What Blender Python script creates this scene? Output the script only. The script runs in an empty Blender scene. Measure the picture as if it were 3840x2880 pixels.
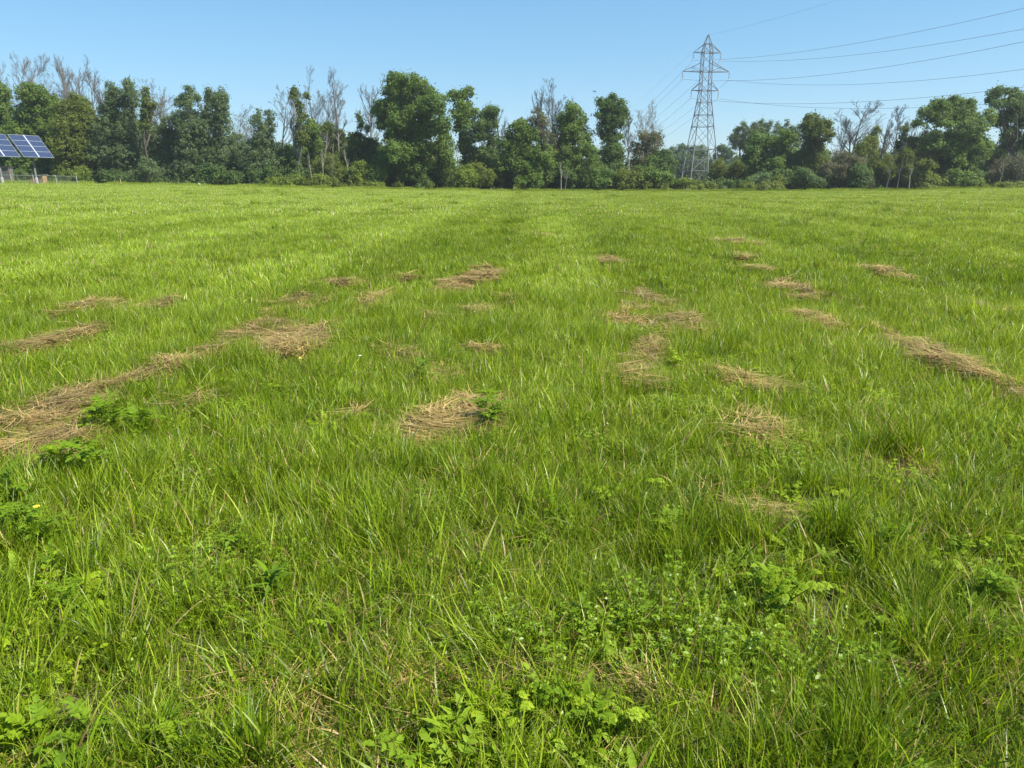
import bpy, math, random
import numpy as np
R = math.radians
scene = bpy.context.scene
rng = np.random.default_rng(7)
random.seed(7)

# ------------------------------------------------------------------ camera
F = 2800.0                      # focal length in photograph pixels (3840 wide)
TH = math.atan(764 / F)         # pitch below the horizontal
EYE = 1.6
cam = bpy.data.cameras.new("camera"); cam_o = bpy.data.objects.new("camera", cam)
scene.collection.objects.link(cam_o)
cam.sensor_width = 36; cam.lens = 36 * F / 3840; cam.clip_end = 6000; cam.clip_start = .05
cam_o.location = (0, 0, EYE); cam_o.rotation_euler = (math.pi / 2 - TH, 0, 0)
scene.camera = cam_o

# ------------------------------------------------------------------ sky and sun
SUN_EL, SUN_AZ = R(50), (0.93, -0.37)        # sun to the right, a little behind the viewer
world = bpy.data.worlds.new("World"); scene.world = world; world.use_nodes = True
wn = world.node_tree.nodes; wl = world.node_tree.links
sky = wn.new("ShaderNodeTexSky"); sky.sky_type = 'NISHITA'; sky.sun_disc = False
sky.sun_elevation = SUN_EL; sky.sun_rotation = math.atan2(SUN_AZ[0], SUN_AZ[1])
sky.altitude = 100; sky.air_density = 1.0; sky.dust_density = .1; sky.ozone_density = 3.0
bg = wn["Background"]; bg.inputs[1].default_value = .14
hsv = wn.new("ShaderNodeHueSaturation"); hsv.inputs["Saturation"].default_value = 1.25; hsv.inputs["Hue"].default_value = .49
gm = wn.new("ShaderNodeGamma"); gm.inputs[1].default_value = .6
gr = wn.new("ShaderNodeMix"); gr.data_type = 'RGBA'; gr.blend_type = 'MULTIPLY'; gr.inputs[0].default_value = 1; gr.inputs[7].default_value = (.75, .96, 1.14, 1)
wl.new(sky.outputs[0], hsv.inputs["Color"]); wl.new(hsv.outputs[0], gm.inputs[0]); wl.new(gm.outputs[0], gr.inputs[6]); wl.new(gr.outputs[2], bg.inputs[0])
sl = bpy.data.lights.new("sun", 'SUN'); sl.energy = 4.8; sl.angle = R(.5); sl.color = (1, .95, .86)
so = bpy.data.objects.new("sun", sl); scene.collection.objects.link(so)
hh = math.hypot(*SUN_AZ)
from mathutils import Vector, Matrix
sdir = Vector((SUN_AZ[0] / hh * math.cos(SUN_EL), SUN_AZ[1] / hh * math.cos(SUN_EL), math.sin(SUN_EL)))
so.rotation_euler = sdir.to_track_quat('Z', 'Y').to_euler(); so.location = (20, -10, 40)
scene.view_settings.view_transform = 'Standard'; scene.view_settings.look = 'None'
scene.view_settings.exposure = 1.0; scene.view_settings.gamma = 1
scene.cycles.max_bounces = 6; scene.cycles.diffuse_bounces = 3; scene.cycles.transmission_bounces = 3
scene.cycles.transparent_max_bounces = 4; scene.cycles.caustics_reflective = False; scene.cycles.caustics_refractive = False

# ------------------------------------------------------------------ helpers
def wp(px, py, Y):
    """point at forward distance Y seen at photograph pixel px, py"""
    xr = (px - 1920) / F; yu = (1440 - py) / F
    y = math.cos(TH) + yu * math.sin(TH); z = -math.sin(TH) + yu * math.cos(TH)
    return np.array([xr * Y / y, Y, z * Y / y + EYE])

_k = np.array([-.9, -.69, -.47, -.24, 0, .23, .49, .62, .9])
_v = np.array([1.25, 1.2, .8, .32, -.1, -.12, -.04, .35, .5])
def gz(x, y):
    """height of the ground"""
    x = np.asarray(x, float); y = np.asarray(y, float)
    t = np.clip((y - 18) / 92, 0, 1); t = t * t * (3 - 2 * t)
    z = np.interp(x / np.maximum(y, 1), _k, _v) * t
    z = z + .03 * np.sin(x * 1.9 + .6 * np.sin(y * .8)) * np.sin(y * 1.3 + .8 * np.sin(x * .7)) * np.exp(-np.abs(y) / 40)
    z = z + .012 * np.sin(x * 6.1 + y * 2.3) * np.sin(y * 5.2 - x * 1.7) * np.exp(-np.abs(y) / 20)
    return z

def ground_at(px, py):
    """ground point seen at a pixel (flat part of the field)"""
    yu = (1440 - py) / F
    y = math.cos(TH) + yu * math.sin(TH); z = -math.sin(TH) + yu * math.cos(TH)
    Y = (EYE - .07) * y / -z
    x = (px - 1920) / F * Y / y
    return x, Y

def mesh_np(name, V, Fq, mats, attrs=None, cols=None, smooth=False, fidx=None):
    V = np.asarray(V, np.float32); Fq = np.asarray(Fq, np.int32); n = Fq.shape[1]
    me = bpy.data.meshes.new(name)
    me.vertices.add(len(V)); me.vertices.foreach_set("co", V.ravel())
    me.loops.add(Fq.size); me.loops.foreach_set("vertex_index", Fq.ravel())
    me.polygons.add(len(Fq)); me.polygons.foreach_set("loop_start", np.arange(0, Fq.size, n, dtype=np.int32))
    me.polygons.foreach_set("loop_total", np.full(len(Fq), n, np.int32))
    me.polygons.foreach_set("use_smooth", np.full(len(Fq), bool(smooth)))
    if fidx is not None: me.polygons.foreach_set("material_index", np.asarray(fidx, np.int32))
    me.update(calc_edges=True)
    for k, a in (attrs or {}).items():
        at = me.attributes.new(k, 'FLOAT', 'POINT'); at.data.foreach_set("value", np.asarray(a, np.float32))
    if cols is not None:
        c4 = np.ones((len(V), 4), np.float32); c4[:, :3] = cols
        at = me.attributes.new("col", 'FLOAT_COLOR', 'POINT'); at.data.foreach_set("color", c4.ravel())
    for m in (mats if isinstance(mats, (list, tuple)) else [mats]): me.materials.append(m)
    return me

def link(name, data, parent=None, loc=(0, 0, 0), rot=(0, 0, 0), label=None, cat=None, group=None, kind=None):
    o = bpy.data.objects.new(name, data); scene.collection.objects.link(o)
    o.location = [float(v) for v in loc]; o.rotation_euler = rot
    if parent is not None: o.parent = parent
    if label: o["label"] = label
    if cat: o["category"] = cat
    if group: o["group"] = group
    if kind: o["kind"] = kind
    return o

class MB:
    """collects boxes, bars and tubes into one mesh"""
    def __init__(s): s.v = []; s.f = []; s.n = 0
    def add(s, V, Fc):
        s.v.append(np.asarray(V, float)); s.f.append(np.asarray(Fc, int) + s.n); s.n += len(V)
    def box(s, c, size, M=None):
        c = np.array(c, float); h = np.array(size, float) / 2
        V = np.array([[x, y, z] for x in (-1, 1) for y in (-1, 1) for z in (-1, 1)], float) * h
        if M is not None: V = V @ np.array(M).T
        s.add(V + c, [[0, 1, 3, 2], [4, 6, 7, 5], [0, 4, 5, 1], [2, 3, 7, 6], [0, 2, 6, 4], [1, 5, 7, 3]])
    def bar(s, a, b, w, h=None):
        a = np.array(a, float); b = np.array(b, float); d = b - a; L = np.linalg.norm(d)
        if L < 1e-6: return
        d /= L; u = np.cross(d, [0, 0, 1.]); 
        if np.linalg.norm(u) < 1e-3: u = np.array([1., 0, 0])
        u /= np.linalg.norm(u); v = np.cross(u, d); h = h or w
        V = []
        for p in (a, b):
            for i, j in ((-1, -1), (1, -1), (1, 1), (-1, 1)): V.append(p + u * i * w / 2 + v * j * h / 2)
        s.add(V, [[0, 1, 5, 4], [1, 2, 6, 5], [2, 3, 7, 6], [3, 0, 4, 7], [3, 2, 1, 0], [4, 5, 6, 7]])
    def tube(s, P, r, n=6):
        P = np.asarray(P, float); r = np.broadcast_to(np.asarray(r, float), (len(P),))
        D = np.gradient(P, axis=0); D /= np.maximum(np.linalg.norm(D, axis=1), 1e-9)[:, None]
        ref = np.array([0.31, .95, .02]); U = np.cross(D, ref); U /= np.maximum(np.linalg.norm(U, axis=1), 1e-9)[:, None]
        W = np.cross(D, U); a = np.arange(n) * 2 * math.pi / n
        V = P[:, None] + (U[:, None] * np.cos(a)[None, :, None] + W[:, None] * np.sin(a)[None, :, None]) * r[:, None, None]
        k = len(P); i = np.arange(k - 1)[:, None]; j = np.arange(n)[None]; j2 = (j + 1) % n
        Fc = np.stack([i * n + j, i * n + j2, (i + 1) * n + j2, (i + 1) * n + j], -1).reshape(-1, 4)
        s.add(V.reshape(-1, 3), Fc)
    def mesh(s, name, mat, smooth=False, **k):
        return mesh_np(name, np.concatenate(s.v), np.concatenate(s.f), mat, smooth=smooth, **k)

# ------------------------------------------------------------------ materials
def new_mat(name):
    m = bpy.data.materials.new(name); m.use_nodes = True
    return m, m.node_tree.nodes, m.node_tree.links, m.node_tree.nodes["Principled BSDF"]

def plain(name, col, rough=.6, metal=0, spec=.4, var=.25, scale=3.0):
    m, n, l, b = new_mat(name)
    tc = n.new("ShaderNodeTexCoord"); no = n.new("ShaderNodeTexNoise"); no.inputs["Scale"].default_value = scale; no.inputs["Detail"].default_value = 6
    l.new(tc.outputs["Object"], no.inputs["Vector"])
    r = n.new("ShaderNodeValToRGB"); r.color_ramp.elements[0].position = .3; r.color_ramp.elements[1].position = .7
    r.color_ramp.elements[0].color = (*[c * (1 - var) for c in col], 1); r.color_ramp.elements[1].color = (*[min(1, c * (1 + var)) for c in col], 1)
    l.new(no.outputs["Fac"], r.inputs[0]); l.new(r.outputs[0], b.inputs["Base Color"])
    b.inputs["Roughness"].default_value = rough; b.inputs["Metallic"].default_value = metal
    b.inputs["Specular IOR Level"].default_value = spec
    return m

def leafy(name, c0, c1, c2, trans=.35, rough=.55, spec=.25, noise=.35, spread=1.0):
    """foliage: colour per leaf (attribute rnd) and slow variation between clumps of leaves"""
    m, n, l, b = new_mat(name)
    at = n.new("ShaderNodeAttribute"); at.attribute_name = "rnd"
    geo = n.new("ShaderNodeNewGeometry"); no = n.new("ShaderNodeTexNoise"); no.inputs["Scale"].default_value = noise; no.inputs["Detail"].default_value = 3
    l.new(geo.outputs["Position"], no.inputs["Vector"])
    ad = n.new("ShaderNodeMath"); ad.operation = 'MULTIPLY_ADD'; ad.inputs[1].default_value = .55; l.new(at.outputs["Fac"], ad.inputs[0])
    sb = n.new("ShaderNodeMath"); sb.operation = 'MULTIPLY_ADD'; sb.inputs[1].default_value = 1.6 * spread; sb.inputs[2].default_value = -.8 * spread + .22
    l.new(no.outputs["Fac"], sb.inputs[0]); l.new(sb.outputs[0], ad.inputs[2])
    r = n.new("ShaderNodeValToRGB"); e = r.color_ramp.elements; e[0].position = .05; e[0].color = (*c0, 1); e[1].position = .95; e[1].color = (*c2, 1)
    k = e.new(.5); k.color = (*c1, 1)
    l.new(ad.outputs[0], r.inputs[0]); l.new(r.outputs[0], b.inputs["Base Color"])
    b.inputs["Roughness"].default_value = rough; b.inputs["Specular IOR Level"].default_value = spec
    t = n.new("ShaderNodeBsdfTranslucent"); hs = n.new("ShaderNodeHueSaturation"); hs.inputs["Value"].default_value = 1.3; hs.inputs["Hue"].default_value = .485
    l.new(r.outputs[0], hs.inputs["Color"]); l.new(hs.outputs[0], t.inputs[0])
    mx = n.new("ShaderNodeMixShader"); mx.inputs[0].default_value = trans
    l.new(b.outputs[0], mx.inputs[1]); l.new(t.outputs[0], mx.inputs[2]); l.new(mx.outputs[0], n["Material Output"].inputs[0])
    return m

def grass_mat(name, trans=.42, rough=.38, spec=.32):
    """blade colour from the col attribute, varied by slow noise over the field and per patch"""
    m, n, l, b = new_mat(name)
    at = n.new("ShaderNodeAttribute"); at.attribute_name = "col"
    it = n.new("ShaderNodeAttribute"); it.attribute_type = 'INSTANCER'; it.attribute_name = "tone"
    geo = n.new("ShaderNodeNewGeometry")
    no = n.new("ShaderNodeTexNoise"); no.inputs["Scale"].default_value = .9; no.inputs["Detail"].default_value = 6; no.inputs["Roughness"].default_value = .6
    l.new(geo.outputs["Position"], no.inputs["Vector"])
    # tone: 0.5 neutral; higher = lighter and yellower
    ad = n.new("ShaderNodeMath"); ad.operation = 'MULTIPLY_ADD'; ad.inputs[1].default_value = .8; l.new(no.outputs["Fac"], ad.inputs[0]); l.new(it.outputs["Fac"], ad.inputs[2])
    mr = n.new("ShaderNodeMapRange"); mr.inputs[1].default_value = .45; mr.inputs[2].default_value = 1.4; mr.inputs[3].default_value = 0; mr.inputs[4].default_value = 1
    l.new(ad.outputs[0], mr.inputs[0])
    r = n.new("ShaderNodeValToRGB"); e = r.color_ramp.elements
    e[0].position = 0; e[0].color = (.70, .74, .55, 1); e[1].position = 1; e[1].color = (1.66, 1.50, 3.2, 1); k = e.new(.5); k.color = (1.05, 1, 1, 1)
    l.new(mr.outputs[0], r.inputs[0])
    mu = n.new("ShaderNodeMix"); mu.data_type = 'RGBA'; mu.blend_type = 'MULTIPLY'; mu.inputs[0].default_value = 1
    l.new(at.outputs["Color"], mu.inputs[6]); l.new(r.outputs[0], mu.inputs[7])
    l.new(mu.outputs[2], b.inputs["Base Color"])
    b.inputs["Roughness"].default_value = rough; b.inputs["Specular IOR Level"].default_value = spec
    t = n.new("ShaderNodeBsdfTranslucent"); hs = n.new("ShaderNodeHueSaturation"); hs.inputs["Value"].default_value = 1.35; hs.inputs["Hue"].default_value = .485
    l.new(mu.outputs[2], hs.inputs["Color"]); l.new(hs.outputs[0], t.inputs[0])
    mx = n.new("ShaderNodeMixShader"); mx.inputs[0].default_value = trans
    l.new(b.outputs[0], mx.inputs[1]); l.new(t.outputs[0], mx.inputs[2]); l.new(mx.outputs[0], n["Material Output"].inputs[0])
    return m

M = {}
M['grass'] = grass_mat("grass_blade")
M['straw'] = grass_mat("dry_straw", trans=.15, rough=.6, spec=.3)
M['weed'] = grass_mat("weed_leaf", trans=.4, rough=.6, spec=.2)
M['maple'] = leafy("leaf_maple", (.078, .138, .026), (.13, .21, .038), (.20, .28, .055), trans=.48)
M['dark'] = leafy("leaf_dark", (.068, .122, .032), (.108, .178, .046), (.155, .23, .06), trans=.48)
M['poplar'] = leafy("leaf_poplar", (.09, .14, .05), (.14, .20, .075), (.20, .27, .12), spec=.3, rough=.5, trans=.48)
M['yellow'] = leafy("leaf_yellow_green", (.10, .14, .026), (.165, .21, .036), (.23, .275, .05), trans=.48)
M['bright'] = leafy("leaf_bright", (.10, .155, .02), (.17, .235, .03), (.235, .30, .045), trans=.45)
M['vine'] = leafy("leaf_vine", (.075, .12, .025), (.13, .18, .036), (.20, .225, .055), trans=.48)
M['brown'] = leafy("leaf_brownish", (.10, .115, .045), (.17, .17, .08), (.24, .22, .12), trans=.4)
M['far'] = leafy("leaf_far_haze_tint", (.085, .14, .06), (.12, .185, .08), (.16, .24, .10), trans=.48)  # bluish haze of distance put into the leaf colour
M['bark'] = plain("bark", (.10, .08, .065), .9, scale=6)
M['deadwood'] = plain("dead_wood", (.15, .145, .13), .85, scale=5)
M['palewood'] = plain("pale_bark", (.30, .275, .22), .8, scale=4)
M['steel'] = plain("galvanised_steel", (.17, .175, .175), .7, .1, scale=2)
M['lit_legsteel'] = plain("sunlit_galvanised_leg", (.27, .29, .26), .7, .1, scale=1)  # same steel as the body, with the sunlit brightness put into its colour
M['white'] = plain("white_paint", (.78, .78, .76), .5, var=.05)
M['porcelain'] = plain("grey_insulator", (.30, .34, .38), .25, var=.1)
M['wire'] = plain("aluminium_cable", (.16, .17, .18), .5, .5)
M['concrete'] = plain("concrete", (.25, .25, .235), .9, var=.15)
M['alu'] = plain("aluminium_frame", (.17, .20, .25), .55, .1, var=.08)
M['rail'] = plain("pale_rail", (.36, .39, .44), .5, var=.08)
M['tan'] = plain("tan_boards", (.36, .24, .12), .85, scale=2.5)
M['greywood'] = plain("weathered_boards", (.13, .12, .10), .9)
M['roof_gap_dark'] = plain("dark_roof_and_gap", (.10, .09, .085), .8)
M['post'] = plain("pale_post", (.24, .26, .23), .7)
M['stake'] = plain("wooden_stake", (.50, .38, .2), .8)
M['bird'] = plain("dark_feathers", (.03, .03, .035), .6)
M['petal'] = plain("yellow_petals", (.85, .65, .03), .6, var=.1)
M['wpetal'] = plain("white_petals", (.8, .8, .76), .6, var=.05)
M['rock'] = plain("pale_rock", (.38, .39, .38), .9)
# photovoltaic glass with a fine cell grid
m, n, l, b = new_mat("solar_glass"); M['pv'] = m
tc = n.new("ShaderNodeTexCoord"); br = n.new("ShaderNodeTexBrick"); br.offset = 0; br.inputs["Scale"].default_value = 1
br.inputs["Mortar Size"].default_value = .006; br.inputs["Brick Width"].default_value = .16; br.inputs["Row Height"].default_value = .16
br.inputs["Color1"].default_value = (.022, .032, .075, 1); br.inputs["Color2"].default_value = (.026, .038, .085, 1); br.inputs["Mortar"].default_value = (.10, .13, .2, 1)
mp = n.new("ShaderNodeMapping"); mp.inputs["Location"].default_value = (20.03, 20.05, 0); l.new(tc.outputs["Object"], mp.inputs[0]); l.new(mp.outputs[0], br.inputs["Vector"]); l.new(br.outputs["Color"], b.inputs["Base Color"])
b.inputs["Roughness"].default_value = .22; b.inputs["Specular IOR Level"].default_value = .6

# ground: brown thatch and soil seen between the blades
m, n, l, b = new_mat("soil_and_thatch"); M['ground'] = m
geo = n.new("ShaderNodeNewGeometry")
n1 = n.new("ShaderNodeTexNoise"); n1.inputs["Scale"].default_value = 45; n1.inputs["Detail"].default_value = 8
n2 = n.new("ShaderNodeTexNoise"); n2.inputs["Scale"].default_value = 1.2; n2.inputs["Detail"].default_value = 5
l.new(geo.outputs["Position"], n1.inputs["Vector"]); l.new(geo.outputs["Position"], n2.inputs["Vector"])
r1 = n.new("ShaderNodeValToRGB"); e = r1.color_ramp.elements; e[0].position = .35; e[0].color = (.05, .05, .018, 1); e[1].position = .7; e[1].color = (.17, .13, .06, 1)
r2 = n.new("ShaderNodeValToRGB"); e = r2.color_ramp.elements; e[0].position = .35; e[0].color = (.05, .085, .015, 1); e[1].position = .65; e[1].color = (.11, .10, .04, 1)
l.new(n1.outputs["Fac"], r1.inputs[0]); l.new(n2.outputs["Fac"], r2.inputs[0])
mx = n.new("ShaderNodeMix"); mx.data_type = 'RGBA'; mx.inputs[0].default_value = .5
l.new(r1.outputs[0], mx.inputs[6]); l.new(r2.outputs[0], mx.inputs[7]); l.new(mx.outputs[2], b.inputs["Base Color"])
bp = n.new("ShaderNodeBump"); bp.inputs["Strength"].default_value = .6; bp.inputs["Distance"].default_value = .03
l.new(n1.outputs["Fac"], bp.inputs["Height"]); l.new(bp.outputs[0], b.inputs["Normal"])
b.inputs["Roughness"].default_value = .95; b.inputs["Specular IOR Level"].default_value = .1

# ------------------------------------------------------------------ ground sheet
def axis(a, b, n, p):
    t = np.linspace(0, 1, n); return a + (b - a) * t ** p
ys = np.concatenate([-axis(0, 400, 14, 2.5)[::-1][:-1], axis(0, 16, 160, 1), axis(16, 140, 90, 1.3)[1:], axis(140, 4000, 30, 2)[1:]])
xp = np.concatenate([axis(0, 14, 130, 1), axis(14, 130, 60, 1.2)[1:], axis(130, 4000, 26, 2)[1:]])
xs = np.concatenate([-xp[::-1][:-1], xp])
X, Yg = np.meshgrid(xs, ys); Z = gz(X, Yg)
V = np.stack([X, Yg, Z], -1).reshape(-1, 3); nx = len(xs); ny = len(ys)
i = np.arange(ny - 1)[:, None]; j = np.arange(nx - 1)[None]
Fg = np.stack([i * nx + j, i * nx + j + 1, (i + 1) * nx + j + 1, (i + 1) * nx + j], -1).reshape(-1, 4)
link("ground", mesh_np("ground", V, Fg, M['ground'], smooth=True), kind="structure")["label"] = "meadow ground under the grass"

# ------------------------------------------------------------------ leaf cards
def cards(C, N, size, asp, rg, four=True):
    """one rhombic leaf per centre; returns verts, quads"""
    n = len(C); N = N / np.maximum(np.linalg.norm(N, axis=1), 1e-6)[:, None]
    T = np.cross(N, rg.normal(size=(n, 3))); T /= np.maximum(np.linalg.norm(T, axis=1), 1e-6)[:, None]
    B = np.cross(N, T); s = np.broadcast_to(size, (n,))[:, None]
    V = np.stack([C - T * s * .5, C + B * s * asp * .5 + N * s * .08, C + T * s * .5, C - B * s * asp * .5 + N * s * .08], 1).reshape(-1, 3)
    return V, np.arange(4 * n).reshape(-1, 4)

TYPES = dict(  # clump radius, leaf size, aspect, leaves per m2 of clump, clump coverage
    maple=(.58, .30, .75, 1.05, 1.75), dark=(.50, .28, .7, 1.05, 1.7), poplar=(.33, .24, .65, .85, 1.45), yellow=(.42, .27, .7, 1.0, 1.6),
    bright=(.38, .26, .7, 1.1, 1.7), vine=(.34, .26, .8, 1.1, 1.6), brown=(.40, .23, .5, .8, 1.2), far=(.75, .4, .75, 1.1, 1.5))

def lobe_leaves(c, rad, ty, rg):
    rho0, ls, asp, dens, cov = TYPES[ty]
    a, b_, h = rad; p = 1.6
    area = 4 * math.pi * (((a * b_) ** p + (a * h) ** p + (b_ * h) ** p) / 3) ** (1 / p)
    rho0 = min(rho0, .55 * min(a, h) + .12)
    n = max(5, int(cov * area / (math.pi * rho0 ** 2)))
    d = rg.normal(size=(n, 3)); d /= np.linalg.norm(d, axis=1)[:, None]
    d[:, 2] = np.where(d[:, 2] < -.85, -d[:, 2], d[:, 2])
    cc = c + d * np.array(rad) * (rg.uniform(.3, 1.08, (n, 1)) ** .6) + rg.normal(0, .12, (n, 3))
    rho = rho0 * rg.choice([.5, .7, 1.0, 1.25, 1.6], n, p=[.25, .25, .25, .15, .1]) * rg.uniform(.85, 1.15, n)
    m = np.maximum(6, (dens * math.pi * rho ** 2 * 1.5 / (ls * ls * asp * .5)).astype(int))
    idx = np.repeat(np.arange(n), m); k = len(idx)
    e = rg.normal(size=(k, 3)); e /= np.linalg.norm(e, axis=1)[:, None]; e[:, 2] = np.where(e[:, 2] < -.8, -e[:, 2], e[:, 2])
    C = cc[idx] + e * (rho[idx] * rg.uniform(.25, 1.0, k) ** .55)[:, None] * np.array([1, 1, .88])
    st_ = rg.random(k) < .16; C[st_] += rg.normal(0, .34, (int(st_.sum()), 3))
    N = e * .9 + np.array([0, 0, .2]) + d[idx] * .35 + rg.normal(size=(k, 3)) * .55
    sz = ls * rg.uniform(.6, 1.3, k)
    rn = np.clip(rg.normal(.5, .2, k) + rg.normal(0, .16, n)[idx], 0, 1)
    return C, N, sz, asp, rn

def crown_mesh(name, lobes, ty, base, rg):
    Vs, Rn, nb = [], [], 0
    for c, rad in lobes:
        C, N, sz, asp, rn = lobe_leaves(np.array(c) - base, rad, ty, rg)
        V, _ = cards(C, N, sz, asp, rg); Vs.append(V); Rn.append(np.repeat(rn, 4))
    V = np.concatenate(Vs); V[:, 2] = np.maximum(V[:, 2], .05)
    return mesh_np(name, V, np.arange(len(V)).reshape(-1, 4), M[ty], attrs={'rnd': np.concatenate(Rn)})

def limb(a, b, r0, r1, rg, n=6, wob=.04):
    a = np.array(a, float); b = np.array(b, float); t = np.linspace(0, 1, n)[:, None]
    L = np.linalg.norm(b - a); P = a + (b - a) * t; P[1:-1] += rg.normal(size=(n - 2, 3)) * L * wob
    P[:, 2] += (np.sin(t[:, 0] * math.pi) * L * .05)
    return P, np.linspace(r0, r1, n)

def leafy_tree(name, label, cat, Y, ty, lobes_px, trunk_px=None, bark='bark', group=None, depth=.85):
    rg = np.random.default_rng(sum(map(ord, label)))
    cx = trunk_px if trunk_px is not None else float(np.mean([l[0] for l in lobes_px]))
    x0 = wp(cx, 690, Y)[0]; z0 = float(gz(x0, Y)); base = np.array([x0, Y, z0])
    mpp = Y / F * 1.02; lobes = []
    wtot = (max(l[0] + l[2] for l in lobes_px) - min(l[0] - l[2] for l in lobes_px)) * mpp
    for (px, py, rx, ry) in lobes_px:
        jy = rg.uniform(-1, 1) * max(0, wtot * .5 - rx * mpp * .6) * .55
        c = wp(px, py, Y) + np.array([0, jy, 0])
        lobes.append((c, (rx * mpp * .93, min(max(rx, ry * .8) * mpp * depth, wtot * .6), ry * mpp * .93)))
    root = link(name, None, loc=base, label=label, cat=cat, group=group)
    top = max(l[0][2] + l[1][2] * .4 for l in lobes) - z0
    tr = MB(); r0 = max(.06, min(.38, top * .019))
    ctr = np.mean([l[0] for l in lobes], axis=0) - base
    fork = np.array([ctr[0] * .3, 0, top * .28])
    P, r = limb((0, 0, -.1), fork, r0, r0 * .8, rg); tr.tube(P, r, 8)
    hi = max(lobes, key=lambda l: l[0][2])
    P, r = limb(fork, hi[0] - base, r0 * .8, r0 * .15, rg, 8); tr.tube(P, r, 7); spine = P
    for c, rad in lobes:
        e = c - base
        if e[2] < fork[2] * .7: continue
        k = min(len(spine) - 2, max(0, int(rg.uniform(.0, .6) * e[2] / max(top, 1) * len(spine))))
        P, r = limb(spine[k], e, r0 * .42, r0 * .08, rg); tr.tube(P, r, 5)
        for _ in range(3):
            q = e + rg.normal(size=3) * np.array(rad) * .6
            P2, r2 = limb(P[3], q, r0 * .14, .015, rg, 4); tr.tube(P2, r2, 4)
    link("trunk", tr.mesh("trunk", M[bark], smooth=True), root)
    link("crown", crown_mesh("crown", lobes, ty, base, rg), root)
    return root

# ------------------------------------------------------------------ bare trees
def bare_branches(rg, H, spread, r0, levels, lean=0.0, up=.6, twig=1.0):
    """list of (points, radii, level) growing upwards from the origin"""
    out = []
    H0 = H
    def grow(p, d, L, r, lev):
        n = 7 if lev == 0 else (5 if lev < 3 else 3)
        P = [p]; dd = d.copy()
        for i in range(n - 1):
            dd = dd + rg.normal(size=3) * (.045 if lev == 0 else .10) + np.array([0, 0, (0, .16, .12, .04)[min(lev, 3)] * up / .6])
            dd /= np.linalg.norm(dd); P.append(P[-1] + dd * L / (n - 1))
        P = np.array(P); out.append((P, np.linspace(r, max(.010, r * (.18 if lev == 0 else .3)), n), lev))
        if lev >= levels: return
        nc = [13, 8, 6, 2][min(lev, 3)]
        for i in range(int(nc * (twig if lev >= 2 else 1))):
            t = rg.uniform(.42 if lev == 0 else .15, 1.0); k = t * (n - 1); a = int(min(k, n - 2)); q = P[a] + (P[a + 1] - P[a]) * (k - a)
            dirn = P[a + 1] - P[a]; dirn /= np.linalg.norm(dirn)
            s = rg.normal(size=3); s -= dirn * s.dot(dirn); s /= np.linalg.norm(s)
            ang = R(rg.uniform(30, 58) if lev == 0 else rg.uniform(18, 40)); nd = dirn * math.cos(ang) + s * math.sin(ang) * spread; nd[2] += .10 * up
            nd /= np.linalg.norm(nd)
            grow(q, nd, L * ((.36 - .15 * t) * rg.uniform(.7, 1.2) if lev == 0 else rg.uniform(.35, .55) * (1.1 - .4 * t)), max(.011, r * (1 - .75 * t) * (.62 if lev == 0 else .5)), lev + 1)
    grow(np.zeros(3), np.array([lean, 0, 1.0]) / math.hypot(lean, 1), H, r0, 0)
    k = H0 / max(P[:, 2].max() for P, r, l in out)
    return [(P * np.array([1, 1, k]) if k > .9 else P * np.array([k ** .5, k ** .5, k]), r, l) for P, r, l in out]

BARE = {}
def bare_tree(name, label, px, top, Y, w=45, mat='deadwood', lean=0.0, bottom=None, r0=None, group=None, stems=1, levels=4, seed=0, twig=1.0, cat="bare tree"):
    rg = np.random.default_rng(1000 + seed)
    x0 = wp(px, 690, Y)[0]; z0 = float(gz(x0, Y)); base = np.array([x0, Y, z0])
    H = wp(px, top, Y)[2] - z0
    sp = np.clip((w * Y / F) / (H * .15), .45, 1.5)
    root = link(name, None, loc=base, label=label, cat=cat, group=group)
    T, B = MB(), MB(); r0 = (r0 or max(.07, H * .0125)) * 1.15
    for s in range(stems):
        ln = lean + (0 if stems == 1 else (s - (stems - 1) / 2) * .16)
        key = ((seed + 3 * s) % 11, levels, twig)
        if key not in BARE:
            BARE[key] = bare_branches(np.random.default_rng(4000 + key[0]), 12.0, 1.0, .17, levels, 0, twig=twig)
        kz = H * (1 if s == 0 else rg.uniform(.8, .95)) / 12; kx = kz * sp * 1.1; kr = r0 * (1 if stems == 1 else .75) / .17; ca, sa = math.cos(seed * 1.7 + s), math.sin(seed * 1.7 + s)
        for P, r, lev in BARE[key]:
            P = np.stack([(P[:, 0] * ca - P[:, 1] * sa) * kx + ln * P[:, 2] * kz + .25 * s, (P[:, 0] * sa + P[:, 1] * ca) * kx + .1 * s, P[:, 2] * kz], 1)
            (T if lev == 0 else B).tube(P, r * kr if lev < 2 else r, 6 if lev == 0 else (4 if lev == 1 else 3))
    link("trunk", T.mesh("trunk", M[mat], smooth=True), root)
    link("branches", B.mesh("branches", M[mat]), root)
    return root

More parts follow.
